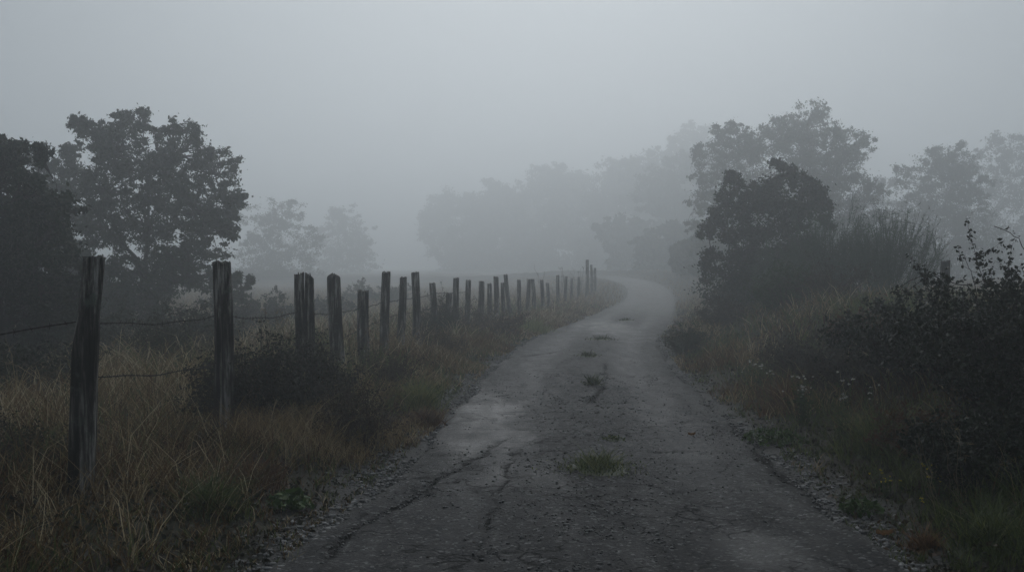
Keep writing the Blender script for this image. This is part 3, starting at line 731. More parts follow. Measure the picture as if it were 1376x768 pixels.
def shrub(name, label, cat, base, H, W, D, stems=26, subs=7, leaf=900, leaf_size=.03, aspect=.5, arch=.5, mat='leaf_dark', smat='stem', r0=.008, group=None,
          fill=.45, dome=.75, sub_len=.35, tint=(0, 1), k=9, parent_loc=None, spread=.25, droop=0, irregular=.35, follow=0, leaf_spread=.03):
    root = thing(name, label, cat, base, group)
    n = stems
    # tips fill a half ellipsoid, mostly near its skin
    a = rng.uniform(0, 2 * np.pi, n); rr = np.sqrt(rng.random(n)); rad = fill + (1 - fill) * rng.random(n)
    zz = np.sqrt(np.clip(1 - rr ** 2 * dome, .03, 1)) * rad
    lump = 1 + irregular * (vnoise(np.cos(a) * 1.5 + base[0], np.sin(a) * 1.5 + base[1], 5) - .5) * 2
    tip = base + np.stack([np.cos(a) * rr * W * .5 * lump, np.sin(a) * rr * D * .5, zz * H * lump], 1)
    p0 = base + np.stack([np.cos(a) * rr * W * .5 * spread, np.sin(a) * rr * D * .5 * spread, np.zeros(n)], 1) + .04 * rng.normal(size=(n, 3)) * np.array([1, 1, 0])
    p0[:, 2] = hgt(p0[:, 0], p0[:, 1]) - .03
    tip[:, 2] = np.maximum(tip[:, 2], hgt(tip[:, 0], tip[:, 1]) + .05)
    p1 = p0 * .5 + tip * .5; p1[:, 2] += arch * H * (.3 + rng.random(n)) * .6; p1 += .06 * W * rng.normal(size=(n, 3))
    st = bez(p0, p1, tip, k); st[:, 1:] += (.012 * min(H, 2)) * rng.normal(size=(n, k - 1, 3))
    ms = MB(); ms.add(*tubes(st, r0 * (1 - .75 * np.linspace(0, 1, k))[None] * rng.uniform(.6, 1.2, (n, 1)), 4))
    # side twigs
    if subs:
        j = np.repeat(np.arange(n), subs); t = rng.uniform(.25, 1, len(j)); fi = t * (k - 1); i0 = np.clip(fi.astype(int), 0, k - 2); f = (fi - i0)[:, None]
        q0 = st[j, i0] * (1 - f) + st[j, i0 + 1] * f
        dv = rdir(len(j), .55 - droop)
        if follow:
            tg = st[j, np.clip(i0 + 1, 0, k - 1)] - st[j, i0]; tg /= np.linalg.norm(tg, axis=1)[:, None] + 1e-9; dv = dv * (1 - follow) + tg * follow; dv[:, 2] += .25; dv /= np.linalg.norm(dv, axis=1)[:, None]
        L = sub_len * H * rng.uniform(.35, 1, len(j))[:, None]
        q2 = q0 + dv * L; q2[:, 2] -= droop * L[:, 0] * .5
        q1 = (q0 + q2) / 2 + .15 * L * rdir(len(j), 1.2)
        sb = bez(q0, q1, q2, 5)
        ms.add(*tubes(sb, r0 * .42 * (1 - .7 * np.linspace(0, 1, 5))[None], 3))
    else: sb = st
    ms.build('stem', M[smat], root)
    if leaf:
        lj = rng.integers(0, len(sb), leaf); lt = rng.uniform(.1, 1, leaf) * (sb.shape[1] - 1); i0 = np.clip(lt.astype(int), 0, sb.shape[1] - 2); f = (lt - i0)[:, None]
        C = sb[lj, i0] * (1 - f) + sb[lj, i0 + 1] * f + leaf_spread * rng.normal(size=(leaf, 3))
        V, Fc = leaves(C, leaf_size, aspect)
        cl = rng.random(len(sb))[lj]
        tt = np.clip(tint[0] + (tint[1] - tint[0]) * (.5 * rng.random(leaf) + .5 * cl), 0, 1)
        mf = MB(); mf.add(V, Fc, rep(tt, 4)); mf.build('foliage', M[mat], root)
    return root

# left verge
shrub('heath_shrub', 'dark small leaved shrub wrapped round the foot of the second post', 'shrub', ground_at(340, 9.2), .84, 1.6, 1.0, 70, 9, 15000, .030, .5, .4, 'leaf_heath', r0=.006, tint=(0, .6))
shrub('heath_shrub', 'dark shrub with bare twigs below the split topped post', 'shrub', ground_at(425, 10.2), .84, 1.0, .9, 50, 9, 9000, .030, .5, .4, 'leaf_heath', r0=.006, tint=(0, .65))
shrub('heath_shrub', 'brownish twiggy shrub spilling over the left gravel edge', 'shrub', ground_at(478, 8.6), .62, .75, .9, 60, 10, 2600, .027, .4, .35, 'leaf_heath', r0=.005, tint=(.35, 1), sub_len=.45)
shrub('heath_shrub', 'brown green shrub between the fifth post and the gravel', 'shrub', ground_at(522, 12.0), .55, .85, 1.2, 55, 9, 2600, .026, .4, .35, 'leaf_heath', r0=.006, tint=(.4, 1), sub_len=.4)
shrub('heath_shrub', 'low brown shrub on the verge below the slim seventh post', 'shrub', ground_at(590, 17.0), .55, 1.2, 1.6, 45, 8, 5000, .032, .4, .35, 'leaf_brown', r0=.007, tint=(.4, 1), sub_len=.4)
shrub('heath_shrub', 'low brown heath under the row of hazy posts', 'shrub', ground_at(655, 23.0), .65, 2.2, 2.6, 50, 8, 3500, .045, .45, .35, 'leaf_brown', r0=.009, tint=(.3, 1), sub_len=.35)
shrub('gorse_bush', 'grey spiky gorse growing through the fence round the ninth and tenth posts', 'shrub', ground_at(590, 21.3), 1.05, 1.15, 1.2, 50, 12, 7000, .05, .16, .15, 'leaf_dark', r0=.008, tint=(.2, .9), sub_len=.28)
shrub('heath_shrub', 'dark bush in the grass at the left edge, beside the nearest post', 'shrub', ground_at(25, 6.9), .42, .9, .8, 40, 8, 5000, .022, .45, .4, 'leaf_heath', r0=.005, tint=(.1, .9))
shrub('field_bush', 'grey green bush in the field between the first two posts', 'shrub', ground_at(228, 14.5), 1.0, 1.5, 1.4, 60, 9, 10000, .035, .35, .3, 'leaf_dark', r0=.008, tint=(.4, 1))
shrub('field_bush', 'dim bush under the broad tree, left of the second post', 'shrub', ground_at(160, 24), 1.5, 3.6, 2.4, 50, 9, 9000, .07, .5, .3, 'leaf_dark', r0=.012, tint=(.2, .8))
shrub('field_bush', 'dim low bush under the dark tree at the left edge', 'shrub', ground_at(35, 17), 1.3, 3.2, 2.4, 50, 9, 9000, .055, .5, .3, 'leaf_dark', r0=.012, tint=(.1, .7))
shrub('field_bush', 'dim low bush in the mist right of the second post', 'shrub', ground_at(352, 31), 1.1, 3.2, 2.4, 40, 8, 6000, .08, .5, .3, 'leaf_dark', r0=.012, tint=(.2, .8))
for px_, dd_, h_, w_, lab_ in ((105, 18.5, 1.25, 2.2, 'dim bush behind the nearest post, under the gap between the two dark left trees'), (268, 19, 1.05, 2.0, 'dim bush just left of the second post, below the broad tree'), (330, 26, 1.0, 2.6, 'dim rounded bush just right of the second post under the broad tree edge'),
                               (425, 36, 1.0, 3.4, 'faint low bush in the misty field behind the third and fourth posts'), (500, 52, 1.3, 5.0, 'faintest low bush in the misty field behind the fifth and sixth posts'), (10, 11.5, .8, 1.8, 'dark weedy bush in the grass at the left edge, behind the wire')):
    shrub('field_bush', lab_, 'shrub', ground_at(px_, dd_), h_, w_, w_ * .7, 46, 9, 7500, .03 + dd_ * .0016, .5, .3, 'leaf_dark', r0=.010, tint=(.1, .8))
shrub('rush_clump', 'tall upright dry stalks in front of the split topped post', 'tall weed', ground_at(372, 13.2), 1.02, .75, .5, 26, 3, 500, .05, .12, .02, 'grass_dry', 'stalk_green', r0=.004, tint=(.1, .6), sub_len=.12, fill=.6, spread=.8, leaf_spread=.01)
shrub('straw_stalks', 'pale bare stalks standing up out of the dark shrub right of the second post', 'tall weed', ground_at(430, 8.9), .66, .5, .4, 16, 2, 60, .04, .12, .05, 'grass_dry', 'straw', r0=.0035, tint=(.5, 1), sub_len=.2, fill=.6, spread=.6, leaf_spread=.01)
shrub('straw_stalks', 'pale bent stalks at the left gravel edge below the fourth post', 'tall weed', ground_at(505, 8.4), .52, .5, .4, 18, 2, 60, .04, .12, .15, 'grass_dry', 'straw', r0=.003, tint=(.5, 1), sub_len=.2, fill=.5, spread=.6, leaf_spread=.01)
shrub('rush_clump', 'dry rusty stalks between the fifth and sixth posts', 'tall weed', ground_at(503, 14.2), .85, .8, .6, 26, 4, 700, .05, .12, .05, 'leaf_bracken', 'stem', r0=.004, tint=(.1, .6), sub_len=.14, fill=.5, spread=.7, leaf_spread=.01)
shrub('rush_clump', 'fine upright green rushes in the field between the first two posts', 'tall weed', ground_at(255, 12.4), .82, .7, .5, 60, 0, 0, .05, .12, .02, 'grass_dry', 'stalk_green', r0=.004, fill=.5, spread=.7)
for px, dd, hh, lab in ((745, 58, 2.1, 'faint thin saplings behind the far fence'), (778, 60, 2.4, 'faint thin saplings at the fence end, by the tallest far post')):
    shrub('sapling_clump', lab, 'sapling', ground_at(px, dd), hh, 2.6, 1.5, 14, 5, 500, .05, .4, .02, 'leaf_dark', 'stem', r0=.02, sub_len=.15, fill=.55, spread=.8)

# right bank
BR = 'brambles on the right bank'
shrub('bramble_bush', 'huge black bramble mound filling the right edge, with glossy leaves', 'bramble', ground_at(1390, 7.4), 1.18, 2.7, 2.2, 120, 12, 42000, .031, .62, .55, 'leaf_bramble', 'cane', .006, BR, sub_len=.28, tint=(0, .95), irregular=.3, leaf_spread=.018)
shrub('bramble_bush', 'dark bramble in the middle of the bank, left of the huge mound', 'bramble', ground_at(1262, 9.6), .72, 2.0, 1.8, 95, 11, 24000, .031, .62, .5, 'leaf_bramble', 'cane', .006, BR, sub_len=.28, tint=(0, .95), leaf_spread=.018)
shrub('bramble_bush', 'low dark bramble at the foot of the bank above the yellow flowers', 'bramble', ground_at(1330, 6.3), .55, 1.1, 1.1, 70, 10, 15000, .028, .62, .5, 'leaf_bramble', 'cane', .005, BR, sub_len=.35, tint=(0, .8), leaf_spread=.018)
shrub('heath_shrub', 'dark brown heath hummock on the bank left of the brambles', 'shrub', ground_at(1150, 10.6), .52, 1.5, 1.5, 75, 10, 9000, .029, .45, .35, 'leaf_heath', 'stem', .006, tint=(.1, .85), sub_len=.35)
shrub('heath_shrub', 'brown heath hummock on the right verge beyond the rust tussock', 'shrub', ground_at(1075, 12.6), .62, 1.3, 1.3, 60, 10, 8000, .026, .45, .35, 'leaf_heath', 'stem', .006, tint=(.2, 1), sub_len=.35)
shrub('heath_shrub', 'small dark bush at the right road edge where the lane fades', 'shrub', ground_at(925, 19.0), .55, .9, 1.1, 40, 9, 5000, .035, .45, .35, 'leaf_dark', 'stem', .007, tint=(.3, 1), sub_len=.35)
shrub('heath_shrub', 'dim dark bush under the bushy tree on the right', 'shrub', ground_at(975, 22.5), .85, 1.5, 1.5, 45, 9, 7000, .045, .45, .35, 'leaf_brown', 'stem', .008, tint=(0, .7), sub_len=.35)
shrub('round_bush', 'rounded dark green bush in front of the tall broom', 'shrub', ground_at(1058, 20.5), 1.05, 1.9, 1.6, 60, 10, 14000, .04, .5, .35, 'leaf_green', 'stem', .009, tint=(0, .55))
shrub('heath_shrub', 'bare reddish brown shrub below the broom', 'shrub', ground_at(1120, 19.5), .95, 1.9, 1.4, 60, 10, 3500, .035, .4, .25, 'leaf_brown', 'stem', .008, tint=(0, .8), sub_len=.4)
shrub('bracken_clump', 'brown dead bracken on the bank between the dry grass and the middle bramble', 'fern', ground_at(1165, 12.5), .62, 1.3, 1.0, 34, 9, 2600, .05, .35, .25, 'leaf_bracken', 'stem', r0=.005, tint=(0, .7), sub_len=.35)
shrub('bracken_clump', 'rusty dead bracken under the bramble, right of the tallest pale seed heads', 'fern', ground_at(1235, 7.6), .45, .9, .7, 30, 8, 1600, .04, .35, .25, 'leaf_bracken', 'stem', r0=.004, tint=(0, .7), sub_len=.35)
shrub('straw_stalks', 'pale bare stalks leaning in front of the huge bramble at lower right', 'tall weed', ground_at(1300, 5.9), .62, .8, .5, 14, 2, 50, .035, .12, .15, 'grass_dry', 'straw', r0=.003, tint=(.4, 1), sub_len=.2, fill=.6, spread=.6, leaf_spread=.01)
def broom(label, px, depth, H, W, n=70):
    shrub('broom_shrub', label, 'broom', ground_at(px, depth), H, W, W * .7, int(n * 1.1), 26, 9000, .11, .10, .0, 'leaf_broom', 'broom_twig', .0085, 'broom shrubs on the right bank', fill=.6, dome=.75, sub_len=.34, spread=.10, leaf_spread=.012, follow=.75)
broom('tall broom with upright feathery twigs, left one of the pair', 1112, 23.0, 2.3, 2.5)
broom('tall fan shaped broom with upright twigs, right one of the pair', 1192, 22.0, 2.2, 2.5)
broom('small broom low between the dark green bush and the bushy tree', 1040, 24.5, 1.5, 1.4, 40)
# arching bramble canes against the fog
def cane(label, pts, depth, r=.006, nl=40, ls=.035):
    p = np.array([P(a, b, depth + c) for a, b, c in pts]); p[0, 2] = hgt([p[0, 0]], [p[0, 1]])[0] - .02
    c = smooth_poly(p, .03); k = len(c); c = c + .004 * rng.normal(size=c.shape)
    root = thing('bramble_cane', label, 'bramble', p[0], BR)
    MB().add(*tubes(c, np.linspace(r, r * .4, k)[None], 5)).build('stem', M['cane'], root)
    j = rng.integers(k // 3, k, nl); C = c[j] + .022 * rng.normal(size=(nl, 3))
    V, Fc = leaves(C, ls, .65); MB().add(V, Fc, rep(rng.random(nl) * .9, 4)).build('foliage', M['leaf_bramble'], root)
cane('long bramble cane arching up against the fog at the right edge', [(1420, 560, .3), (1408, 420, .1), (1395, 372, 0), (1378, 336, 0), (1358, 313, 0), (1336, 304, 0)], 6.6, .006, 50, .03)
cane('bramble cane arching over to the left above the mound, black against fog', [(1330, 520, .3), (1310, 400, .1), (1285, 381, 0), (1255, 370, 0), (1225, 376, 0), (1200, 396, 0)], 8.2, .007, 60, .036)
cane('short bare bramble shoot pointing up from the mound', [(1330, 500, .2), (1312, 395, 0), (1304, 365, 0), (1295, 343, 0)], 7.6, .005, 6, .02)
cane('long leafless cane slanting down to the left across the bank', [(1270, 480, .4), (1220, 420, .1), (1190, 434, -.1), (1160, 462, -.3), (1130, 490, -.5)], 8.8, .006, 14, .026)
cane('bent straw coloured cane in front of the mound', [(1285, 660, .3), (1262, 610, .1), (1250, 575, 0), (1290, 568, .1), (1318, 560, .2)], 6.2, .004, 8, .02)

# small plants of the right verge
def weed(name, label, cat, px, py, H, W, n, head, group, headmat, smat='stalk_green', hs=.014, leafn=120, lmat='leaf_green', per=7):
    x0, y0 = gp(px, py)
    for _ in range(6):
        zz = float(hgt([x0], [y0])[0]); y0 = (CAM_H - zz) * F / (py - HZ); x0 = PX(px, y0)
    b = np.array([x0, y0, zz]); root = thing(name, label, cat, b, group)
    a = rng.uniform(0, 2 * np.pi, n); r = W * .5 * rng.random(n)
    tip = b + np.stack([np.cos(a) * r, np.sin(a) * r, H * rng.uniform(.55, 1, n)], 1); p0 = b + (tip - b) * np.array([.35, .35, 0])
    p0[:, 2] = hgt(p0[:, 0], p0[:, 1]) - .02
    p1 = (p0 + tip) / 2 + .03 * rng.normal(size=(n, 3)); st = bez(p0, p1, tip, 7)
    MB().add(*tubes(st, np.linspace(.0028, .0012, 7)[None], 4)).build('stem', M[smat], root)
    if leafn:
        j = rng.integers(0, n, leafn); i = rng.integers(0, 6, leafn); C = st[j, i] + .015 * rng.normal(size=(leafn, 3))
        V, Fc = leaves(C, .03, .35); MB().add(V, Fc, rep(rng.random(leafn) * .8, 4)).build('foliage', M[lmat], root)
    if head:
        for q in range(n):
            C = tip[q] + rng.normal(size=(per, 3)) * np.array([hs, hs, hs * .35]) * .45; C[0] = tip[q]
            V, Fc = leaves(C, hs * 1.3, .8, 1.5); MB().add(V, Fc, rep(rng.random(per), 4)).build('flower_head', M[headmat], root)
    return root
WH = 'weeds with pale seed heads on the right verge'; YF = 'small yellow flowers on the right verge'
weed('seed_head_weed', 'tallest weed with pale flat seed heads, before the brown hummock', 'weed', 1130, 600, .64, .26, 8, True, WH, 'flower_white', hs=.017, leafn=260)
weed('seed_head_weed', 'green weed with tiny pale heads beside the rust tussock', 'weed', 1080, 572, .50, .45, 18, True, WH, 'flower_white', hs=.012, leafn=800)
weed('seed_head_weed', 'slim weed with few pale heads just right of the tallest one', 'weed', 1172, 592, .5, .16, 4, True, WH, 'flower_white', leafn=40)
weed('seed_head_weed', 'leafy weed with pale heads farther up the right road edge', 'weed', 1022, 530, .45, .45, 14, True, WH, 'flower_white', hs=.014, leafn=600)
weed('seed_head_weed', 'weed with drooping pale heads under the huge bramble mound', 'weed', 1322, 640, .36, .28, 9, True, WH, 'flower_white', hs=.013, leafn=120)
weed('yellow_flower', 'yellow flower clump nearest the bramble, with a dozen heads', 'flower', 1262, 672, .24, .26, 14, True, YF, 'flower_yellow', hs=.010, leafn=160)
weed('yellow_flower', 'yellow flower clump between the road edge and the larger clump', 'flower', 1192, 668, .18, .26, 9, True, YF, 'flower_yellow', hs=.009, leafn=90)
weed('yellow_flower', 'single yellow flower growing lowest beside the green tuft', 'flower', 1240, 690, .10, .05, 2, True, YF, 'flower_yellow', hs=.010, leafn=16)
def rosette(label, px, py, rad, n, ls, tint=(0, 1), hmax=.1):
    x0, y0 = gp(px, py)
    for _ in range(6):
        zz = float(hgt([x0], [y0])[0]); y0 = (CAM_H - zz) * F / (py - HZ); x0 = PX(px, y0)
    b = np.array([x0, y0, zz]); root = thing('leafy_weed', label, 'weed', b, 'bright leafy weeds at the road edges')
    a = rng.uniform(0, 2 * np.pi, n); r = rad * np.sqrt(rng.random(n)); C = np.stack([x0 + np.cos(a) * r, y0 + np.sin(a) * r, np.zeros(n)], 1)
    C[:, 2] = hgt(C[:, 0], C[:, 1]) + .02 + hmax * rng.random(n) * np.sqrt(np.clip(1 - (r / rad) ** 2, 0, 1))
    V, Fc = leaves(C, ls, .55, 1.4); MB().add(V, Fc, rep(tint[0] + (tint[1] - tint[0]) * rng.random(n), 4)).build('foliage', M['leaf_green'], root)
    m = min(n, 40); st = bez(np.tile(b, (m, 1)), (C[:m] + b) / 2 + np.array([0, 0, .03]), C[:m], 5); MB().add(*tubes(st, .002, 4)).build('stem', M['stalk_green'], root)
rosette('bright green broad leaved weed at the left gravel edge', 388, 684, .15, 170, .055, (.4, 1))
rosette('low bright green leaves at the right road edge below the rust tussock', 1040, 594, .30, 420, .045, (.2, 1))
rosette('small green leaf patch beside the yellow flowers, at the gravel', 1160, 690, .14, 150, .04, (.2, .9), .07)
for px, py, lab in ((1190, 722, 'curled orange dead leaf lying on the gravel at lower right'), (930, 588, 'small pale dead leaf lying flat on the lane')):
    x0, y0 = gp(px, py); z0 = max(float(hgt([x0], [y0])[0]), float(road_z([x0], [y0])[0]) if abs(float(lateral([x0], [y0])[0])) < 1.45 else -9)
    uu, vv = np.meshgrid(np.linspace(-1, 1, 9), np.linspace(-1, 1, 7)); L = .05 if px > 1000 else .035
    V = np.stack([uu * L, vv * L * .6 * np.sqrt(np.clip(1 - uu ** 2, 0, 1)) * (1 - .2 * uu), .012 + .02 * vv ** 2 + .012 * uu ** 2 + .004 * np.sin(uu * 9)], -1).reshape(-1, 3) + np.array([x0, y0, z0])
    i = (np.arange(6)[:, None] * 9 + np.arange(8)[None]).ravel()
    tag(mesh('fallen_leaf', V, [np.stack([i, i + 1, i + 10, i + 9], 1)], M['leaf_bracken'], None, np.array([x0, y0, z0]), True, {'tint': np.full(len(V), .85)}), lab, 'leaf', 'fallen leaves')

# ----------------------------------------------------------------------------- trees
def tree(label, px, depth, lobes, base_px=None, clusters=55, per=50, leaf=.13, tr=.16, group=None, name='oak_tree', cs=.15, mat='leaf_oak', tint=(0, 1), shell=.55, sides=7, sat=2):
    """lobes: (px, py, radius px, depth offset m) - each a mass of foliage held by its own limb"""
    bx = px if base_px is None else base_px
    base = ground_at(bx, depth); root = thing(name, label, 'tree', base, group)
    sc_ = depth / F
    extra = []
    for a, b_, r_, d_ in lobes:
        for _ in range(sat):
            g_ = rng.uniform(0, 2 * np.pi); rr_ = r_ * rng.uniform(.28, .5)
            extra.append((a + math.cos(g_) * r_ * .95, min(b_ - abs(math.sin(g_)) * r_ * .85 if rng.random() < .7 else b_ + r_ * .6, 400), rr_, d_ + rng.normal() * r_ * sc_ * .5))
    lobes = list(lobes) + extra
    C = np.array([P(a, b, depth + d) for a, b, r, d in lobes]); Rr = np.array([r * (depth + d) / F for a, b, r, d in lobes])
    top = C[:, 2].max(); n = len(C)
    fork = base + np.array([0, 0, max(.5, (C[:, 2].min() - base[2]) * .75)])
    trunk = MB()
    k = 9
    mid = base + (fork - base) * .5 + np.array([.12 * rng.normal(), .1, 0]) * tr
    tp = bez(base[None] - np.array([[0, 0, .3]]), mid[None], fork[None], k)
    trunk.add(*tubes(tp, tr * (1.35 - .5 * np.linspace(0, 1, k) ** .5)[None], 10))
    # limbs branch from one another towards the foliage masses
    order = np.linalg.norm(C - fork, axis=1).argsort()
    node = [fork, base + (fork - base) * .55]; plen = [0.0, 0.0]; prad = [tr * .80, tr * .9]; tan_ = [fork - mid, fork - base]
    limbs = np.empty((n, 9, 3)); lrad = np.empty((n, 9))
    for q in order:
        nd = np.array(node); dd = np.linalg.norm(nd - C[q], axis=1)
        b_ = int((dd + .45 * np.array(plen) + np.where(nd[:, 2] > C[q, 2] + .2, .6 * (nd[:, 2] - C[q, 2]), 0)).argmin())
        a0 = nd[b_]; tg = tan_[b_] / (np.linalg.norm(tan_[b_]) + 1e-9)
        c1 = a0 + tg * dd[b_] * .42 + (C[q] - a0) * .12 + .10 * dd[b_] * rng.normal(size=3)
        lb = bez(a0[None], c1[None], C[q][None], 9)[0]
        wob = np.cumsum(rng.normal(size=(9, 3)), 0) * .018 * dd[b_]; wob -= np.linspace(0, 1, 9)[:, None] * wob[-1]; wob -= wob[0] * (1 - np.linspace(0, 1, 9))[:, None]
        limbs[q] = lb + wob
        r0_ = prad[b_] * .78; lrad[q] = r0_ * (1 - .45 * np.linspace(0, 1, 9))
        node.append(C[q]); plen.append(plen[b_] + dd[b_]); prad.append(max(lrad[q, -1], tr * .06)); tan_.append(limbs[q, -1] - limbs[q, -3])
    trunk.add(*tubes(limbs, lrad, sides))
    # twigs out to the leaf clusters
    cnt = np.maximum(7, (clusters * (Rr / Rr[:n - len(extra)].mean()) ** 2).astype(int))
    j = np.repeat(np.arange(n), cnt); m = len(j)
    d = rdir(m, .15); rad = shell + (1.05 - shell) * rng.random(m)
    bump = 1 + .45 * (vnoise(d[:, 0] * 2.2 + j * 3.1, d[:, 2] * 2.2 + d[:, 1] * 1.7, 77) - .5) * 2
    K = C[j] + d * (rad * bump * Rr[j])[:, None] * np.array([1, 1, .92])
    K[:, 2] = np.maximum(K[:, 2], base[2] + .15)
    s0 = limbs[j, rng.integers(5, 9, m)]
    tw = bez(s0, (s0 + K) / 2 + .12 * Rr[j][:, None] * rng.normal(size=(m, 3)), K, 6)
    trunk.add(*tubes(tw, tr * .10 * (1 - .8 * np.linspace(0, 1, 6))[None], 3))
    trunk.build('trunk', M['bark'], root)
    q = np.repeat(np.arange(m), per); sg = (cs * .72 * (Rr[j] * .5 + Rr.mean() * .5) * rng.uniform(.6, 1.35, m))[q]
    sg = sg * np.where(rng.random(len(q)) < .3, 1.65, 1.0)
    L = K[q] + sg[:, None] * rng.normal(size=(len(q), 3)) * np.array([1.1, 1.1, .75])
    # leaves strung on the twigs as well
    ok = L[:, 2] > base[2] + .1
    V, Fc = leaves(L[ok], leaf, .52, .4)
    cl = rng.random(m)[q][ok]
    tt = np.clip(tint[0] + (tint[1] - tint[0]) * (.45 * rng.random(ok.sum()) + .55 * cl), 0, 1)
    MB().add(V, Fc, rep(tt, 4)).build('crown', M[mat], root)
    return root

LT = 'trees beyond the fence on the left'; RTG = 'trees beyond the right bank'; FT = 'faint trees closing off the lane in the fog'
# left edge, dark and near
tree('dark leafy tree cut by the left edge, nearest of the left trees', 5, 16,
     [(-25, 215, 45, 0), (20, 215, 32, .5), (45, 262, 38, -.5), (0, 280, 60, .8), (60, 310, 45, 0), (-40, 330, 70, 0), (30, 355, 65, -.8), (85, 375, 34, .3), (10, 420, 65, .3), (70, 420, 45, .5), (-60, 260, 60, 0), (62, 205, 12, .2)],
     clusters=40, per=72, leaf=.078, tr=.14, group=LT, cs=.15, tint=(0, .8))
tree('small round tree showing between the dark edge tree and the broad tree', 75, 31, [(55, 222, 22, 0), (88, 212, 20, 0), (100, 250, 30, 1), (60, 262, 34, 0), (90, 310, 40, 0), (50, 340, 40, 1), (96, 380, 40, 0)],
     clusters=30, per=40, leaf=.13, tr=.12, group=LT, cs=.17)
tree('broad double crowned tree standing behind the first two posts', 205, 28,
     [(132, 178, 30, 0), (185, 165, 27, .6), (165, 205, 46, -.5), (252, 200, 38, 0), (286, 232, 34, .5), (225, 236, 42, 1), (140, 252, 44, 0), (303, 276, 27, 0), (262, 285, 46, -.6), (200, 300, 48, .8), (140, 312, 42, .4), (318, 268, 12, 0),
      (300, 395, 34, 0), (255, 350, 44, .2), (195, 375, 54, 0), (130, 390, 48, .5), (325, 385, 16, 0), (110, 170, 10, 0), (285, 310, 24, 0)],
     clusters=36, per=76, leaf=.090, tr=.24, group=LT, cs=.145)
tree('pale hazy tree right of the broad tree on the left', 370, 122, [(366, 285, 24, 0), (395, 292, 22, 0), (345, 305, 26, .5), (380, 325, 32, 0), (410, 335, 24, 0), (350, 350, 34, .4), (392, 372, 36, 0), (345, 395, 36, 0)],
     clusters=34, per=56, leaf=.25, tr=.16, group=LT, cs=.17)
tree('palest small tree farthest right in the left field', 465, 190, [(465, 292, 18, 0), (450, 300, 18, 0), (482, 315, 20, 0), (445, 325, 20, 0), (468, 345, 28, 0), (490, 350, 22, 0), (440, 360, 24, 0)],
     clusters=26, per=46, leaf=.44, tr=.18, group=LT, cs=.18)
# right
tree('bushy ragged tree nearest the lane on the right bank', 1025, 27,
     [(1052, 238, 17, 0), (1075, 248, 18, .3), (1030, 262, 26, 0), (1088, 272, 28, 0), (985, 252, 17, 0), (972, 275, 20, .4), (1000, 285, 24, 0), (1052, 290, 32, -.4), (968, 308, 20, 0), (1010, 330, 36, .3), (1070, 335, 34, 0), (958, 345, 16, 0), (1047, 222, 9, 0), (982, 240, 8, 0), (1098, 262, 9, 0), (1112, 300, 9, 0),
      (985, 375, 38, 0), (1040, 385, 48, 0), (1090, 375, 34, .2), (990, 412, 38, -.2), (1104, 282, 12, 0), (948, 310, 10, 0)],
     clusters=31, per=60, leaf=.078, tr=.13, group=RTG, cs=.22, sat=1, mat='leaf_dark', tint=(.1, 1), name='bushy_tree')
tree('tall rounded tree rising behind the bushy ragged one', 1065, 68,
     [(1090, 172, 30, 0), (1050, 175, 28, .5), (1020, 195, 28, 0), (1075, 205, 42, -.5), (1140, 195, 26, 0), (1130, 225, 36, 0), (975, 195, 26, 0), (955, 215, 24, .5), (1000, 230, 40, 0), (1090, 255, 48, 0), (1150, 262, 32, .4), (960, 255, 32, 0), (1020, 290, 52, 0), (1120, 305, 48, 0), (965, 310, 36, 0),
      (1165, 310, 34, 0), (980, 355, 44, 0), (1070, 360, 56, 0), (1160, 355, 44, 0)],
     clusters=54, per=80, leaf=.155, tr=.26, group=RTG, cs=.15)
tree('hazy round tree above the brambles, right of the tall one', 1265, 84,
     [(1285, 222, 28, 0), (1255, 228, 28, .4), (1225, 245, 22, 0), (1300, 252, 26, 0), (1270, 262, 42, 0), (1230, 285, 34, 0), (1305, 300, 36, 0), (1265, 320, 48, 0), (1215, 335, 36, 0), (1310, 350, 40, 0), (1250, 370, 46, 0)],
     clusters=48, per=74, leaf=.175, tr=.2, group=RTG, cs=.155)
tree('palest airy tree at the right edge of the picture', 1350, 120,
     [(1335, 195, 18, 0), (1358, 198, 20, 0), (1330, 228, 24, 0), (1365, 235, 30, .5), (1345, 265, 36, 0), (1385, 270, 34, 0), (1340, 310, 40, 0), (1380, 330, 44, 0), (1340, 360, 44, 0)],
     clusters=32, per=44, leaf=.30, tr=.3, group=RTG, cs=.17)
tree('thin hazy tree filling the gap between the tall tree and the round tree', 1190, 110, [(1185, 262, 22, 0), (1205, 285, 24, 0), (1175, 300, 26, 0), (1195, 330, 36, 0), (1185, 365, 40, 0)], clusters=28, per=36, leaf=.28, tr=.2, group=RTG, cs=.18)
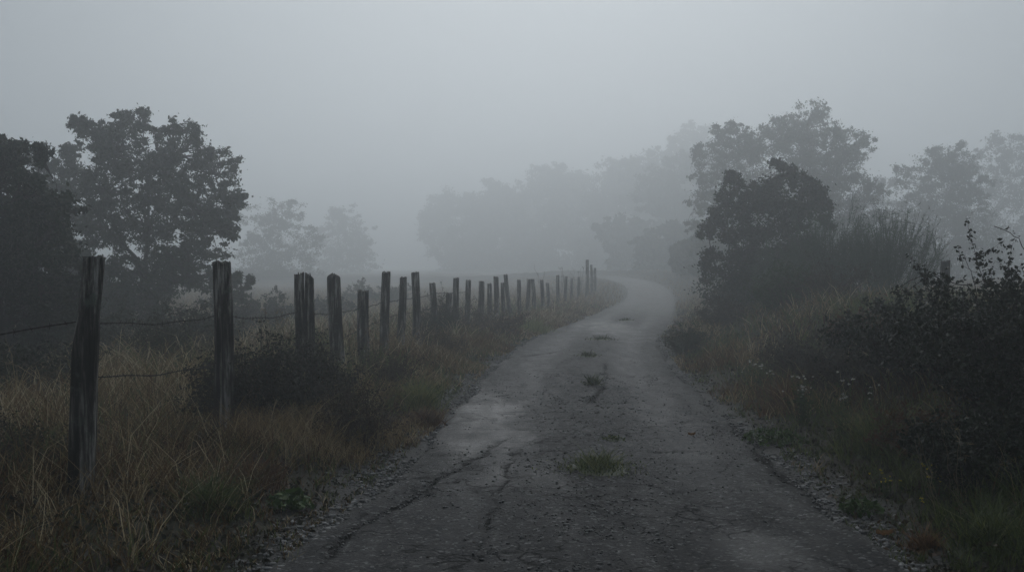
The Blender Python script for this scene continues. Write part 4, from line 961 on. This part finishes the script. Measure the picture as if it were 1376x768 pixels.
# the faint wood closing the view, tree by tree
def auto_tree(label, px, depth, top, width, n=15):
    bot = 384
    lob = [(px, top + width * .22, width * .22, 0)]
    for i in range(n):
        t = (i + .5) / n; w = width * .5 * math.sin(math.pi * min(.95, .22 + t * .75)) ** .7
        yy = top + width * .2 + (bot - top - width * .35) * t
        lob.append((px + rng.uniform(-.85, .85) * w, yy, width * rng.uniform(.16, .28), rng.normal() * 1.5))
    tree(label, px, depth, lob, clusters=26, per=40, leaf=.62, tr=.40, group=FT, cs=.19, name='hazy_tree')
for px, dd, top, w, lab in ((612, 234, 252, 95, 'leftmost tree of the faint wood, lowest, above the tall slim posts'), (668, 227, 242, 105, 'second faint tree from the left in the wood'), (728, 222, 222, 90, 'faint tree with a pointed top in the middle of the wood'),
                            (778, 219, 232, 100, 'faint tree in the dip right of the pointed one'), (828, 204, 215, 110, 'faint broad tree above the bend of the lane'), (872, 192, 203, 105, 'tallest tree of the faint wood'),
                            (918, 154, 205, 105, 'faint tree beside the tall rounded tree, last of the wood'), (700, 245, 255, 112, 'faint low tree behind the gap in the wood'), (850, 144, 290, 87, 'small faint tree low beside the bend'), (905, 113, 300, 87, 'small hazy tree low at the right side of the bend'),
                            (945, 82, 320, 70, 'small hazy tree low behind the bushy ragged tree'), (927, 192, 168, 75, 'thin faint treetop rising just left of the tall rounded tree')):
    auto_tree(lab, px, dd, top, w)

# ----------------------------------------------------------------------------- air, sky, light, camera
m, nt, out = newmat('fog'); 
pv = nt.nodes.new('ShaderNodeVolumePrincipled'); pv.inputs['Density'].default_value = .0097; pv.inputs['Color'].default_value = (.92, .96, .99, 1); pv.inputs['Anisotropy'].default_value = .72
nt.links.new(pv.outputs[0], out.inputs['Volume'])
x0, x1, y0, y1, z0, z1 = -330, 330, -70, 430, -2.2, 46
V = np.array([(x, y, z) for z in (z0, z1) for y in (y0, y1) for x in (x0, x1)])
o = mesh('haze', V, [np.array([(0, 2, 3, 1), (4, 5, 7, 6), (0, 1, 5, 4), (1, 3, 7, 5), (3, 2, 6, 7), (2, 0, 4, 6)])], m)
tag(o, 'pale grey fog filling the whole place', 'fog', kind='stuff')

SUN_EL, SUN_AZ = 38.0, 3.0        # behind the cloud, ahead of the camera
w = bpy.data.worlds.new('World'); sc.world = w; w.use_nodes = True
nt = w.node_tree; nt.nodes.clear()
wo = nt.nodes.new('ShaderNodeOutputWorld'); bg = nt.nodes.new('ShaderNodeBackground')
sky = nt.nodes.new('ShaderNodeTexSky'); sky.sky_type = 'NISHITA'; sky.sun_disc = False; sky.sun_elevation = R(SUN_EL); sky.sun_rotation = R(SUN_AZ)
sky.air_density = 1.0; sky.dust_density = 6.0; sky.ozone_density = 1.0; sky.altitude = 300
hs = nt.nodes.new('ShaderNodeHueSaturation'); hs.inputs['Saturation'].default_value = .22; nt.links.new(sky.outputs[0], hs.inputs['Color'])
mx = nt.nodes.new('ShaderNodeMix'); mx.data_type = 'RGBA'; mx.inputs[0].default_value = .85; mx.inputs[7].default_value = (2.62, 3.22, 3.78, 1)   # the cloud layer evens the sky out
nt.links.new(hs.outputs[0], mx.inputs[6]); nt.links.new(mx.outputs[2], bg.inputs['Color'])
bg.inputs['Strength'].default_value = .07
nt.links.new(bg.outputs[0], wo.inputs['Surface'])

ld = bpy.data.lights.new('sun', 'SUN'); ld.energy = 1.5; ld.angle = R(55); ld.color = (1, .995, .98)
so = bpy.data.objects.new('sun', ld); COL.objects.link(so)
dirv = Vector((math.sin(R(SUN_AZ)) * math.cos(R(SUN_EL)), math.cos(R(SUN_AZ)) * math.cos(R(SUN_EL)), math.sin(R(SUN_EL))))
so.rotation_euler = (-dirv).to_track_quat('-Z', 'Y').to_euler(); so.location = (0, 0, 60)

cd = bpy.data.cameras.new('camera'); cam = bpy.data.objects.new('camera', cd); COL.objects.link(cam)
cd.sensor_width = 36; cd.lens = 35; cd.clip_start = .05; cd.clip_end = 2000
cam.location = (0, 0, CAM_H); cam.rotation_euler = (R(90) - math.atan((384 - HZ) / F), 0, 0)
cd.dof.use_dof = True; cd.dof.focus_distance = 13; cd.dof.aperture_fstop = 8
sc.camera = cam

sc.render.engine = 'CYCLES'
cy_ = sc.cycles
cy_.use_denoising = True; cy_.denoiser = 'OPENIMAGEDENOISE'; cy_.denoising_input_passes = 'RGB_ALBEDO_NORMAL'; cy_.denoising_prefilter = 'ACCURATE'
cy_.use_adaptive_sampling = False
cy_.max_bounces = 8; cy_.diffuse_bounces = 2; cy_.glossy_bounces = 2; cy_.transmission_bounces = 2; cy_.volume_bounces = 6; cy_.transparent_max_bounces = 4
sc.view_settings.view_transform = 'Standard'; sc.view_settings.look = 'None'; sc.view_settings.gamma = 1; sc.view_settings.use_curve_mapping = False
sc.view_settings.exposure = -0.32
